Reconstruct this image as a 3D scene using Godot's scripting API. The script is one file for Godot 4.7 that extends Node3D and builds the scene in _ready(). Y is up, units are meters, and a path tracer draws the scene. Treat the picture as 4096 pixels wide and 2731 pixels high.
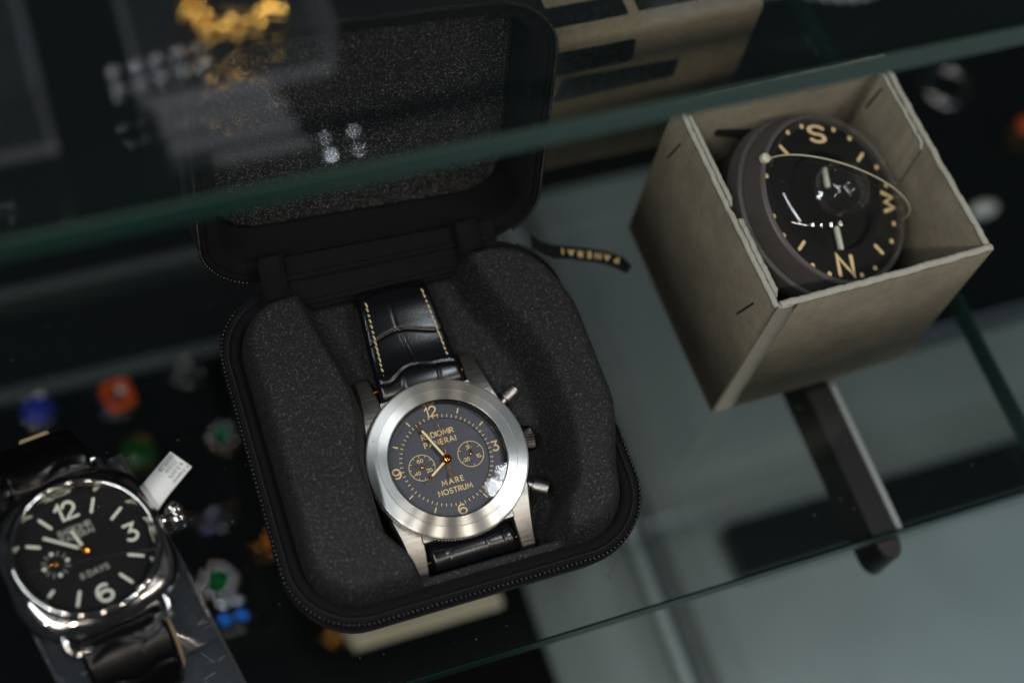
extends Node3D
# All shapes are given in millimetres; S turns them into metres.
const S := 0.001
var sgc := 1
var rng := RandomNumberGenerator.new()
var M := {}

# ------------------------------------------------------------------ helpers
func new_st() -> SurfaceTool:
	var st := SurfaceTool.new()
	st.begin(Mesh.PRIMITIVE_TRIANGLES)
	return st

func vert(st: SurfaceTool, p: Vector3, uv := Vector2.ZERO) -> void:
	st.set_uv(uv)
	st.add_vertex(p * S)

func quad(st: SurfaceTool, a: Vector3, b: Vector3, c: Vector3, d: Vector3, ua := Vector2.ZERO, ub := Vector2.RIGHT, uc := Vector2.ONE, ud := Vector2.DOWN) -> void:
	vert(st, a, ua); vert(st, b, ub); vert(st, c, uc)
	vert(st, a, ua); vert(st, c, uc); vert(st, d, ud)

func flat_on(st: SurfaceTool) -> void:
	st.set_smooth_group(-1)

func smooth_on(st: SurfaceTool) -> void:
	sgc += 1
	st.set_smooth_group(sgc)

# skins a row of rings (each the same number of points); hard = ring numbers where the surface has a sharp edge
func loft(st: SurfaceTool, rings: Array, closed := true, hard := [], cap0 := false, cap1 := false) -> void:
	smooth_on(st)
	var n: int = rings[0].size()
	var m: int = n if closed else n - 1
	for i in rings.size() - 1:
		if i in hard:
			smooth_on(st)
		var a: Array = rings[i]
		var b: Array = rings[i + 1]
		for j in m:
			var k := (j + 1) % n
			var u0 := float(j) / m
			var u1 := float(j + 1) / m
			var v0 := float(i) / (rings.size() - 1)
			var v1 := float(i + 1) / (rings.size() - 1)
			quad(st, a[j], a[k], b[k], b[j], Vector2(u0, v0), Vector2(u1, v0), Vector2(u1, v1), Vector2(u0, v1))
	for e in 2:
		if (e == 0 and cap0) or (e == 1 and cap1):
			smooth_on(st)
			var r: Array = rings[0] if e == 0 else rings[rings.size() - 1]
			var c := Vector3.ZERO
			for p in r:
				c += p
			c /= r.size()
			for j in n:
				var k := (j + 1) % n
				if e == 0:
					vert(st, c, Vector2(0.5, 0.5)); vert(st, r[k]); vert(st, r[j])
				else:
					vert(st, c, Vector2(0.5, 0.5)); vert(st, r[j]); vert(st, r[k])

# turns a profile of (radius, height) round the y axis
func lathe(st: SurfaceTool, prof: Array, n := 96, hard := [], at := Vector3.ZERO) -> void:
	var rings := []
	for p in prof:
		var r := []
		for j in n:
			var t := TAU * j / n
			r.append(at + Vector3(cos(t) * p[0], p[1], sin(t) * p[0]))
		rings.append(r)
	loft(st, rings, true, hard)

func disc(st: SurfaceTool, r: float, y: float, n := 96, at := Vector3.ZERO) -> void:
	smooth_on(st)
	for j in n:
		var t0 := TAU * j / n
		var t1 := TAU * (j + 1) / n
		vert(st, at + Vector3(0, y, 0), Vector2(0.5, 0.5))
		vert(st, at + Vector3(cos(t0) * r, y, sin(t0) * r), Vector2(0.5 + 0.5 * cos(t0), 0.5 + 0.5 * sin(t0)))
		vert(st, at + Vector3(cos(t1) * r, y, sin(t1) * r), Vector2(0.5 + 0.5 * cos(t1), 0.5 + 0.5 * sin(t1)))

func tube(st: SurfaceTool, pts: Array, rad, n := 8, closed := false, caps := true, squash := 1.0) -> void:
	var rings := []
	var up := Vector3.UP
	var cnt := pts.size()
	var d0: Vector3 = (pts[1] - pts[0]).normalized()
	if absf(d0.dot(up)) > 0.9:
		up = Vector3.RIGHT
	var nrm := (up - d0 * up.dot(d0)).normalized()
	for i in cnt + (1 if closed else 0):
		var a: Vector3 = pts[(i - 1 + cnt) % cnt] if closed else pts[maxi(i - 1, 0)]
		var b: Vector3 = pts[(i + 1) % cnt] if closed else pts[mini(i + 1, cnt - 1)]
		var d := (b - a).normalized()
		nrm = (nrm - d * nrm.dot(d)).normalized()
		var bi := d.cross(nrm)
		var r: float = rad[i % cnt] if rad is Array else rad
		var ring := []
		for j in n:
			var t := TAU * j / n
			ring.append(pts[i % cnt] + nrm * cos(t) * r * squash + bi * sin(t) * r)
		rings.append(ring)
	loft(st, rings, true, [], caps and not closed, caps and not closed)

func ball(st: SurfaceTool, c: Vector3, r: Vector3, nu := 12, nv := 7, facet := false) -> void:
	var rings := []
	for i in nv + 1:
		var a := PI * i / nv - PI / 2
		var ring := []
		for j in nu:
			var t := TAU * j / nu
			ring.append(c + Vector3(cos(t) * cos(a) * r.x, sin(a) * r.y, sin(t) * cos(a) * r.z))
		rings.append(ring)
	if not facet:
		loft(st, rings)
		return
	flat_on(st)
	for i in nv:
		for j in nu:
			var k := (j + 1) % nu
			quad(st, rings[i][j], rings[i][k], rings[i + 1][k], rings[i + 1][j])

# box between two corners with small chamfers
func bx(st: SurfaceTool, lo: Vector3, hi: Vector3, c := 0.0, basis := Basis.IDENTITY, org := Vector3.ZERO) -> void:
	flat_on(st)
	var P := func(x: float, y: float, z: float) -> Vector3: return org + basis * Vector3(x, y, z)
	if c <= 0.0:
		var v := []
		for i in 8:
			v.append(P.call(hi.x if i & 1 else lo.x, hi.y if i & 2 else lo.y, hi.z if i & 4 else lo.z))
		for f in [[0, 1, 3, 2], [5, 4, 6, 7], [4, 0, 2, 6], [1, 5, 7, 3], [2, 3, 7, 6], [4, 5, 1, 0]]:
			quad(st, v[f[0]], v[f[3]], v[f[2]], v[f[1]])
		return
	var rings := []
	for s in [[lo.y, c], [lo.y + c, 0.0], [hi.y - c, 0.0], [hi.y, c]]:
		var o: float = s[1]
		var ring := []
		for q in [[lo.x + o + c, lo.z + o], [hi.x - o - c, lo.z + o], [hi.x - o, lo.z + o + c], [hi.x - o, hi.z - o - c], [hi.x - o - c, hi.z - o], [lo.x + o + c, hi.z - o], [lo.x + o, hi.z - o - c], [lo.x + o, lo.z + o + c]]:
			ring.append(P.call(q[0], s[0], q[1]))
		rings.append(ring)
	for i in 3:
		for j in 8:
			var k := (j + 1) % 8
			quad(st, rings[i][j], rings[i][k], rings[i + 1][k], rings[i + 1][j])
	for r in [rings[0], rings[3]]:
		for j in range(1, 7):
			vert(st, r[0]); vert(st, r[j]); vert(st, r[j + 1])

# flat piece cut from an outline (x, z) between two heights
func plate(st: SurfaceTool, poly: Array, y0: float, y1: float, bev := 0.0) -> void:
	var pk := PackedVector2Array(poly)
	var idx := Geometry2D.triangulate_polygon(pk)
	var top := pk
	if bev > 0.0:
		var off := Geometry2D.offset_polygon(pk, -bev)
		if off.size() == 1 and off[0].size() == pk.size():
			top = off[0]
			var best := 0
			for i in top.size():
				if top[i].distance_squared_to(pk[0]) < top[best].distance_squared_to(pk[0]):
					best = i
			var nt := PackedVector2Array()
			for i in top.size():
				nt.append(top[(best + i) % top.size()])
			top = nt
	flat_on(st)
	var n := pk.size()
	for j in n:
		var k := (j + 1) % n
		quad(st, Vector3(pk[j].x, y0, pk[j].y), Vector3(pk[k].x, y0, pk[k].y), Vector3(pk[k].x, y1 - bev, pk[k].y), Vector3(pk[j].x, y1 - bev, pk[j].y))
		if bev > 0.0:
			quad(st, Vector3(pk[j].x, y1 - bev, pk[j].y), Vector3(pk[k].x, y1 - bev, pk[k].y), Vector3(top[k].x, y1, top[k].y), Vector3(top[j].x, y1, top[j].y))
	for t in range(0, idx.size(), 3):
		for q in [idx[t], idx[t + 1], idx[t + 2]]:
			vert(st, Vector3(top[q].x, y1, top[q].y), top[q] * 0.05)

func obj(called: String, st: SurfaceTool, m: Material, parent: Node = self, label := "") -> MeshInstance3D:
	st.generate_normals()
	var o := MeshInstance3D.new()
	o.name = called
	o.mesh = st.commit()
	o.material_override = m
	o.mesh.surface_set_material(0, m)
	o.material_override = null
	parent.add_child(o, true)
	if label != "":
		o.set_meta("label", label)
	return o

func thing(called: String, label: String, category: String, at := Vector3.ZERO, group := "", basis := Basis.IDENTITY) -> Node3D:
	var o := Node3D.new()
	o.name = called
	add_child(o, true)
	o.transform = Transform3D(basis, at * S)
	o.set_meta("label", label)
	o.set_meta("category", category)
	if group != "":
		o.set_meta("group", group)
	return o

func tag(o: Node, label: String, category: String, group := "") -> void:
	o.set_meta("label", label)
	o.set_meta("category", category)
	if group != "":
		o.set_meta("group", group)

func struct(called: String, st: SurfaceTool, m: Material) -> MeshInstance3D:
	var o := obj(called, st, m)
	o.set_meta("kind", "structure")
	return o

func euler_tilt(tz: float, tx: float, yaw: float) -> Basis:
	return Basis(Vector3.BACK, deg_to_rad(tz)) * Basis(Vector3.RIGHT, deg_to_rad(tx)) * Basis(Vector3.UP, deg_to_rad(yaw))

# ------------------------------------------------------------------ textures and materials
func mat(c: Color, rough := 0.5, metal := 0.0, spec := 0.5) -> StandardMaterial3D:
	var m := StandardMaterial3D.new()
	m.albedo_color = c
	m.roughness = rough
	m.metallic = metal
	m.metallic_specular = spec
	return m

func pane(c: Color, alpha: float, rough := 0.0) -> StandardMaterial3D:
	var m := mat(Color(c.r, c.g, c.b, alpha), rough)
	m.transparency = BaseMaterial3D.TRANSPARENCY_ALPHA
	return m

func tri(m: StandardMaterial3D, mm: float, world := false) -> void:
	m.uv1_triplanar = true
	m.uv1_world_triplanar = world
	m.uv1_scale = Vector3.ONE * (1000.0 / mm)
	m.uv1_triplanar_sharpness = 4.0

# a tiling grey picture: fn(x, y) -> 0..1 from noise laid on a torus
func tex_of(size: int, fn: Callable) -> ImageTexture:
	var im := Image.create(size, size, false, Image.FORMAT_RGB8)
	for y in size:
		for x in size:
			im.set_pixel(x, y, fn.call(x, y))
	return ImageTexture.create_from_image(im)

func noise_img(size: int, freq: float, oct: int, seed_: int, type := FastNoiseLite.TYPE_SIMPLEX_SMOOTH) -> Image:
	var n := FastNoiseLite.new()
	n.noise_type = type
	n.frequency = freq
	n.fractal_octaves = oct
	n.seed = seed_
	var im := n.get_seamless_image(size, size)
	im.convert(Image.FORMAT_RGB8)
	return im

func make_materials() -> void:
	# open-cell foam: dark with pale cell walls that catch the light
	var r := RandomNumberGenerator.new()
	r.seed = 7
	var fine := noise_img(512, 0.22, 2, 3)
	var foam := func(x: int, y: int) -> Color:
		var g := fine.get_pixel(x, y).r
		var s := pow(r.randf(), 3.5) * 0.66 * clampf((g - 0.2) * 1.8, 0.0, 1.0)
		var v := 0.03 + 0.09 * g * g + s
		return Color(v * 0.97, v * 0.995, v * 1.04)
	var t_foam := tex_of(512, foam)
	var m := mat(Color(0.68, 0.68, 0.69), 0.8, 0.0, 0.5)
	m.albedo_texture = t_foam
	m.heightmap_enabled = true
	m.heightmap_texture = t_foam
	m.heightmap_scale = 0.03
	tri(m, 118.0)
	M.foam = m
	var glit := func(x: int, y: int) -> Color:
		var g := fine.get_pixel((x * 2) % 512, (y * 2) % 512).r
		var s := pow(r.randf(), 8.0) * 0.8
		var v := 0.04 + 0.06 * g + s
		return Color(v * 0.98, v * 0.99, v * 1.02)
	m = mat(Color(0.9, 0.9, 0.9), 0.7, 0.0, 0.5)
	var t_glit := tex_of(512, glit)
	m.albedo_texture = t_glit
	m.heightmap_enabled = true
	m.heightmap_texture = t_glit
	m.heightmap_scale = 0.02
	tri(m, 120.0)
	M.foam_lid = m
	# black woven cloth
	var weave := func(x: int, y: int) -> Color:
		var a := 0.5 + 0.5 * sin(TAU * (x + y) / 8.0)
		var b := 0.5 + 0.5 * sin(TAU * (x - y) / 16.0)
		var v := 0.05 + 0.12 * a * b + 0.09 * r.randf()
		return Color(v * 0.96, v * 0.98, v * 1.06)
	m = mat(Color(0.56, 0.575, 0.61), 0.85, 0.0, 0.3)
	m.albedo_texture = tex_of(256, weave)
	m.heightmap_enabled = true
	m.heightmap_texture = m.albedo_texture
	m.heightmap_scale = 0.02
	m.rim_enabled = true
	m.rim = 0.05
	tri(m, 22.0)
	M.cloth = m
	M.teeth = mat(Color(0.07, 0.07, 0.075), 0.25, 0.0, 0.5)
	M.thread_dark = mat(Color(0.17, 0.17, 0.18), 0.7)
	# grey board
	var big := noise_img(512, 0.006, 4, 11)
	var med := noise_img(512, 0.035, 3, 21)
	var fib := noise_img(512, 0.16, 2, 31)
	var board := func(x: int, y: int) -> Color:
		var v := 0.60 + 0.10 * (big.get_pixel(x, y).r - 0.5) + 0.06 * (med.get_pixel(x, y).r - 0.5) + 0.17 * (fib.get_pixel((x * 3) % 512, y).r - 0.5) + 0.06 * (r.randf() - 0.5)
		if r.randf() < 0.003:
			v -= 0.25 * r.randf()
		elif r.randf() < 0.002:
			v += 0.16
		var w := clampf((med.get_pixel((x + 200) % 512, y).r - 0.72) * 3.0, 0.0, 0.5)
		return Color(v + 0.04 * w, v * 0.972 - 0.03 * w, v * 0.90 - 0.12 * w)
	var t_board := tex_of(512, board)
	m = mat(Color(0.76, 0.75, 0.71), 0.9, 0.0, 0.3)
	m.albedo_texture = t_board
	m.heightmap_enabled = true
	m.heightmap_texture = t_board
	m.heightmap_scale = 0.025
	tri(m, 85.0)
	M.board = m
	var edge := func(x: int, y: int) -> Color:
		var v := 0.74 + 0.14 * (fib.get_pixel((x * 2) % 512, (y * 2) % 512).r - 0.5) + 0.08 * (r.randf() - 0.5)
		return Color(v, v * 0.985, v * 0.92)
	m = mat(Color(0.86, 0.87, 0.87), 0.95, 0.0, 0.2)
	m.albedo_texture = tex_of(256, edge)
	m.heightmap_enabled = true
	m.heightmap_texture = m.albedo_texture
	m.heightmap_scale = 0.06
	tri(m, 30.0)
	M.board_torn = m
	m = M.board.duplicate()
	m.albedo_color = Color(0.80, 0.77, 0.70)
	tri(m, 120.0)
	M.carton = m
	m = mat(Color(0.09, 0.095, 0.10), 0.55)
	m.roughness_texture = ImageTexture.create_from_image(med)
	tri(m, 60.0)
	M.black_tape = m
	M.staple = mat(Color(0.30, 0.29, 0.27), 0.4, 0.9)
	M.rust = mat(Color(0.30, 0.17, 0.10), 0.7, 0.4)
	# steel
	var brush := func(x: int, y: int) -> Color:
		var v := 0.5 + 0.5 * (r.randf() - 0.5)
		return Color(v, v, v)
	var row := []
	for i in 256:
		row.append(r.randf())
	var brushed := func(x: int, y: int) -> Color:
		var v: float = 0.55 * row[y] + 0.45 * row[(y * 7 + 3) % 256] * 0.6 + 0.22 * r.randf()
		return Color(v, v, v)
	var t_brush := tex_of(256, brushed)
	m = mat(Color(0.80, 0.80, 0.785), 0.29, 1.0)
	m.anisotropy_enabled = true
	m.anisotropy = -1.0
	M.brushed_ring = m
	m = mat(Color(0.66, 0.65, 0.63), 0.36, 1.0)
	m.heightmap_enabled = true
	m.heightmap_texture = t_brush
	m.heightmap_scale = 0.004
	tri(m, 14.0)
	M.brushed = m
	M.steel = mat(Color(0.78, 0.77, 0.76), 0.07, 1.0)
	var smudge := noise_img(256, 0.02, 4, 77)
	m = mat(Color(0.78, 0.77, 0.76), 0.28, 1.0)
	m.roughness_texture = ImageTexture.create_from_image(smudge)
	tri(m, 40.0)
	M.polished = m
	M.satin = mat(Color(0.66, 0.68, 0.67), 0.5, 0.85)
	M.dark_steel = mat(Color(0.30, 0.28, 0.27), 0.25, 1.0)
	M.gold = mat(Color(0.86, 0.58, 0.26), 0.16, 1.0)
	M.gold_dark = mat(Color(0.52, 0.38, 0.18), 0.3, 1.0)
	M.print_gold = mat(Color(0.90, 0.80, 0.56), 0.6)
	M.lume = mat(Color(0.92, 0.88, 0.74), 0.75)
	M.lume_pale = mat(Color(0.80, 0.82, 0.76), 0.7)
	M.lume_tan = mat(Color(0.90, 0.80, 0.60), 0.75)
	M.lume_grey = mat(Color(0.55, 0.56, 0.53), 0.7)
	var grain := func(x: int, y: int) -> Color:
		var v := 0.9 + 0.2 * (r.randf() - 0.5)
		return Color(v, v, v)
	m = mat(Color(0.30, 0.31, 0.345), 0.45, 0.3)
	m.albedo_texture = tex_of(256, grain)
	m.heightmap_enabled = true
	m.heightmap_texture = m.albedo_texture
	m.heightmap_scale = 0.004
	tri(m, 22.0)
	M.dial_grey = m
	M.dial_black = mat(Color(0.04, 0.042, 0.05), 0.55, 0.0, 0.3)
	M.crystal = pane(Color(0.1, 0.1, 0.1), 0.004)
	# leather
	var pore := noise_img(256, 0.09, 3, 5)
	m = mat(Color(0.05, 0.054, 0.068), 0.24, 0.0, 0.5)
	m.heightmap_enabled = true
	m.heightmap_texture = ImageTexture.create_from_image(pore)
	m.heightmap_scale = 0.0012
	tri(m, 26.0)
	M.leather = m
	m = mat(Color(0.035, 0.033, 0.038), 0.24, 0.0, 0.3)
	m.heightmap_enabled = true
	m.heightmap_texture = ImageTexture.create_from_image(pore)
	m.heightmap_scale = 0.0012
	tri(m, 26.0)
	M.leather_gloss = m
	M.lining = mat(Color(0.62, 0.54, 0.42), 0.9)
	M.stitch = mat(Color(0.80, 0.74, 0.60), 0.8)
	# compass
	M.anodised = mat(Color(0.36, 0.345, 0.34), 0.45, 0.4)
	M.anodised_edge = mat(Color(0.45, 0.43, 0.43), 0.3, 0.8)
	M.rubber = mat(Color(0.07, 0.075, 0.09), 0.5)
	M.card_black = mat(Color(0.045, 0.045, 0.048), 0.45)
	M.wire = mat(Color(0.70, 0.69, 0.60), 0.5)
	M.plastic_white = mat(Color(0.78, 0.77, 0.70), 0.4)
	# glass and clear plastic
	M.glass = pane(Color(0.06, 0.17, 0.15), 0.035)
	M.glass_edge = mat(Color(0.09, 0.21, 0.19), 0.35, 0.0, 0.5)
	m = pane(Color(0.6, 0.64, 0.68), 0.012, 0.02)
	M.acrylic = m
	M.acrylic_worn = pane(Color(0.55, 0.60, 0.66), 0.06, 0.1)
	M.acrylic_edge = pane(Color(0.62, 0.64, 0.68), 0.055, 0.06)
	M.scratch = mat(Color(0.72, 0.74, 0.76), 0.5)
	M.paper = mat(Color(0.86, 0.87, 0.87), 0.7)
	M.ink = mat(Color(0.06, 0.06, 0.07), 0.7)
	# showcase
	var cloudy := noise_img(256, 0.012, 3, 91)
	var fl := func(x: int, y: int) -> Color:
		var v := 0.93 + 0.10 * (cloudy.get_pixel(x, y).r - 0.5) + 0.02 * (r.randf() - 0.5)
		return Color(v, v, v)
	m = mat(Color(0.49, 0.545, 0.53), 0.5)
	m.albedo_texture = tex_of(256, fl)
	tri(m, 400.0, true)
	M.floor = m
	M.velvet = mat(Color(0.035, 0.035, 0.04), 0.95, 0.0, 0.2)
	M.black_gloss = mat(Color(0.03, 0.032, 0.036), 0.2)
	M.bracket = mat(Color(0.16, 0.15, 0.145), 0.4, 0.6)
	M.tray_rim = mat(Color(0.27, 0.30, 0.295), 0.5)
	M.cream = mat(Color(0.74, 0.71, 0.60), 0.8)
	M.rail_pale = mat(Color(0.62, 0.68, 0.67), 0.4)
	M.rail_dark = mat(Color(0.10, 0.095, 0.09), 0.5)
	M.wall = mat(Color(0.03, 0.042, 0.041), 0.6, 0.0, 0.3)

# ------------------------------------------------------------------ lettering drawn with strokes of even width
func arc(cx: float, cy: float, rx: float, ry: float, a0: float, a1: float, n := 14) -> Array:
	var o := []
	for i in n + 1:
		var a := deg_to_rad(lerpf(a0, a1, float(i) / n))
		o.append(Vector2(cx + rx * cos(a), cy + ry * sin(a)))
	return o

func pl(a: Array) -> Array:
	var o := []
	for i in range(0, a.size(), 2):
		o.append(Vector2(a[i], a[i + 1]))
	return o

func glyph(c: String) -> Array:
	match c:
		"I": return [0.0, [pl([0, 0, 0, 1])]]
		"A": return [0.86, [pl([0, 0, .43, 1, .86, 0]), pl([.15, .32, .71, .32])]]
		"P": return [0.6, [pl([0, 0, 0, 1, .3, 1]) + arc(.3, .73, .28, .27, 80, -80) + pl([.3, .46, 0, .46])]]
		"R": return [0.62, [pl([0, 0, 0, 1, .3, 1]) + arc(.3, .73, .28, .27, 80, -80) + pl([.3, .46, 0, .46]), pl([.27, .46, .62, 0])]]
		"D": return [0.78, [pl([0, 0, 0, 1, .3, 1]) + arc(.3, .5, .48, .5, 85, -85) + pl([.3, 0, 0.02, 0])]]
		"O": return [1.0, [arc(.5, .5, .5, .5, 90, 448, 28)]]
		"M": return [1.0, [pl([0, 0, .12, 1, .5, .2, .88, 1, 1, 0])]]
		"W": return [1.0, [pl([0, 1, .22, 0, .5, .85, .78, 0, 1, 1])]]
		"N": return [0.74, [pl([0, 0, 0, 1, .74, 0, .74, 1])]]
		"E": return [0.5, [pl([.5, 1, 0, 1, 0, 0, .5, 0]), pl([0, .52, .42, .52])]]
		"S": return [0.6, [arc(.3, .75, .28, .25, 30, 262) + arc(.3, .26, .3, .26, 82, -150)]]
		"T": return [0.66, [pl([0, 1, .66, 1]), pl([.33, 1, .33, 0])]]
		"U": return [0.66, [pl([0, 1, 0, .36]) + arc(.33, .33, .33, .33, 185, 355) + pl([.66, .36, .66, 1])]]
		"Y": return [0.72, [pl([0, 1, .36, .46, .72, 1]), pl([.36, .46, .36, 0])]]
		"8": return [0.6, [arc(.3, .76, .25, .24, 90, 448, 20), arc(.3, .27, .3, .27, 90, 448, 20)]]
		"0": return [0.68, [arc(.34, .5, .34, .5, 90, 448, 24)]]
		"1": return [0.24, [pl([0, .74, .24, 1, .24, 0])]]
		"2": return [0.68, [arc(.33, .68, .32, .32, 165, -35) + pl([0, 0, .68, 0])]]
		"3": return [0.62, [pl([.02, 1, .6, 1, .24, .58]) + arc(.27, .29, .34, .29, 85, -145)]]
		"4": return [0.7, [pl([.54, 0, .54, 1, 0, .26, .7, .26])]]
		"6": return [0.84, [arc(.45, .5, .44, .5, 58, 262, 18) + arc(.45, .31, .38, .31, -88, 185, 18)]]
		"9": return [0.84, [arc(.39, .5, .44, .5, 238, 442, 18) + arc(.39, .69, .38, .31, 92, 365, 18)]]
	return [0.35, []]

# one stroke as a raised ribbon; f maps (x, y) of the letter to a point, up is its normal
func ribbon(st: SurfaceTool, pts: Array, w: float, f: Callable, up: Vector3, lift: float) -> void:
	var P := []
	for p in pts:
		if P.is_empty() or p.distance_to(P[-1]) > 0.004:
			P.append(p)
	var L := []
	var R := []
	var n := P.size()
	# round start
	var left := []
	var right := []
	for i in n:
		var d0: Vector2 = (P[i] - P[maxi(i - 1, 0)]).normalized() if i > 0 else (P[1] - P[0]).normalized()
		var d1: Vector2 = (P[mini(i + 1, n - 1)] - P[i]).normalized() if i < n - 1 else d0
		var t := (d0 + d1)
		t = t.normalized() if t.length() > 0.05 else d0
		var nn := Vector2(-t.y, t.x)
		var k: float = minf(1.0 / maxf(absf(nn.dot(Vector2(-d0.y, d0.x))), 0.35), 1.9)
		if i == 0:
			for q in 4:
				var a := PI / 2 * (1.0 - q / 4.0)
				left.append(P[0] - t * sin(a) * w / 2 + nn * cos(a) * w / 2)
				right.append(P[0] - t * sin(a) * w / 2 - nn * cos(a) * w / 2)
		left.append(P[i] + nn * k * w / 2)
		right.append(P[i] - nn * k * w / 2)
		if i == n - 1:
			for q in range(1, 5):
				var a := PI / 2 * (q / 4.0)
				left.append(P[i] + t * sin(a) * w / 2 + nn * cos(a) * w / 2)
				right.append(P[i] + t * sin(a) * w / 2 - nn * cos(a) * w / 2)
	flat_on(st)
	for i in left.size() - 1:
		var a: Vector3 = f.call(left[i]) + up * lift
		var b: Vector3 = f.call(left[i + 1]) + up * lift
		var c: Vector3 = f.call(right[i + 1]) + up * lift
		var d: Vector3 = f.call(right[i]) + up * lift
		quad(st, d, a, b, c)
		var dn := up * (lift + 0.03)
		quad(st, a, a - dn, b - dn, b)
		quad(st, c, c - dn, d - dn, d)

# a word whose baseline runs through (x0, z0) centred, in a plane with axes ex, ey
func word(st: SurfaceTool, text: String, h: float, gap: float, w: float, centre: Vector3, ex := Vector3.RIGHT, ey := Vector3.FORWARD, lift := 0.05) -> void:
	var total := 0.0
	for c in text:
		total += glyph(c)[0] + gap
	total -= gap
	var x := -total / 2
	var up := ex.cross(ey).normalized()
	var k := 0
	for c in text:
		var g := glyph(c)
		for s in g[1]:
			var x1 := x
			var f := func(p: Vector2) -> Vector3: return centre + ex * (p.x + x1) * h + ey * (p.y - 0.5) * h
			ribbon(st, s, w / h, f, up, lift + 0.004 * (k % 5))
			k += 1
		x += g[0] + gap

func ring_at(r: float, deg: float) -> Vector3:
	var a := deg_to_rad(deg)
	return Vector3(sin(a) * r, 0, -cos(a) * r)

# bar of the dial from radius r0 to r1 at a clock angle
func baton(st: SurfaceTool, r0: float, r1: float, w: float, deg: float, y: float, centre := Vector3.ZERO, lift := 0.05) -> void:
	var d := ring_at(1, deg)
	var f := func(p: Vector2) -> Vector3: return centre + Vector3(0, y, 0) + d * p.x + Vector3(-d.z, 0, d.x) * p.y
	ribbon(st, [Vector2(r0 + w / 2, 0), Vector2(r1 - w / 2, 0)], w, f, Vector3.UP, lift)

# ------------------------------------------------------------------ more shapes
func lathe_ax(st: SurfaceTool, prof: Array, org: Vector3, axis: Vector3, n := 32, hard := [], flutes := 0, depth := 0.0, fluted := []) -> void:
	var ax := axis.normalized()
	var e1 := (Vector3.UP if absf(ax.y) < 0.9 else Vector3.RIGHT)
	e1 = (e1 - ax * e1.dot(ax)).normalized()
	var e2 := ax.cross(e1)
	var rings := []
	for i in prof.size():
		var r := []
		for j in n:
			var t := TAU * j / n
			var rr: float = prof[i][0]
			if i in fluted:
				rr -= depth * (0.5 + 0.5 * cos(t * flutes))
			r.append(org + ax * prof[i][1] + (e1 * cos(t) + e2 * sin(t)) * rr)
		rings.append(r)
	loft(st, rings, true, hard)

func rrect(hw: float, hd: float, r: float, inset := 0.0, per := 10, along := 14) -> Array:
	var o := []
	var w := hw - inset
	var d := hd - inset
	var q := maxf(r - inset, 0.6)
	var cs := [[w - q, d - q, 0.0], [-w + q, d - q, 90.0], [-w + q, -d + q, 180.0], [w - q, -d + q, 270.0]]
	for i in 4:
		var c: Array = cs[i]
		for k in per + 1:
			var a := deg_to_rad(c[2] + 90.0 * k / per)
			o.append(Vector2(c[0] + cos(a) * q, c[1] + sin(a) * q))
		var e: Array = cs[(i + 1) % 4]
		var a1 := deg_to_rad(e[2])
		var b := Vector2(e[0] + cos(a1) * q, e[1] + sin(a1) * q)
		var a0: Vector2 = o[-1]
		for k in range(1, along):
			o.append(a0.lerp(b, float(k) / along))
	return o

# leather band: path of (z, y) with a padded cross-section and scale grooves given by fn(s, x) -> depth
func band(st: SurfaceTool, path: Array, w0: float, w1: float, thick: float, fn: Callable, pad := 0.5, nx := 30, step := 0.45) -> void:
	var pts := [path[0]]
	var cv := Curve2D.new()
	for i in path.size():
		var t: Vector2 = (path[mini(i + 1, path.size() - 1)] - path[maxi(i - 1, 0)]) / 6.0
		cv.add_point(path[i], -t, t)
	cv.bake_interval = 0.2
	var len := cv.get_baked_length()
	var ns := int(len / step)
	var rings := []
	for i in ns + 1:
		var s := len * i / ns
		var p := cv.sample_baked(s, true)
		var a := cv.sample_baked(maxf(s - 0.3, 0.0), true)
		var b := cv.sample_baked(minf(s + 0.3, len), true)
		var t := (b - a).normalized()
		var nn := Vector2(-t.y, t.x)
		if nn.y < 0 and absf(nn.y) > 0.001 and i == 0:
			pass
		var side := 1.0 if path[-1].x > path[0].x else -1.0
		nn *= side
		var w := lerpf(w0, w1, s / len)
		var ring := []
		for j in nx + 1:
			var f := 2.0 * j / nx - 1.0
			var x := f * w / 2
			var e := clampf((1.0 - absf(f)) * w / 2 / 1.6, 0.0, 1.0)
			var h: float = thick * (0.55 + 0.45 * sqrt(e * (2.0 - e))) + pad * (1.0 - f * f) - fn.call(s, x)
			ring.append(Vector3(x, p.y + nn.y * h, p.x + nn.x * h))
		ring.append(Vector3(w / 2, p.y, p.x))
		ring.append(Vector3(-w / 2, p.y, p.x))
		rings.append(ring)
	loft(st, rings, true, [], true, true)

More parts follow.
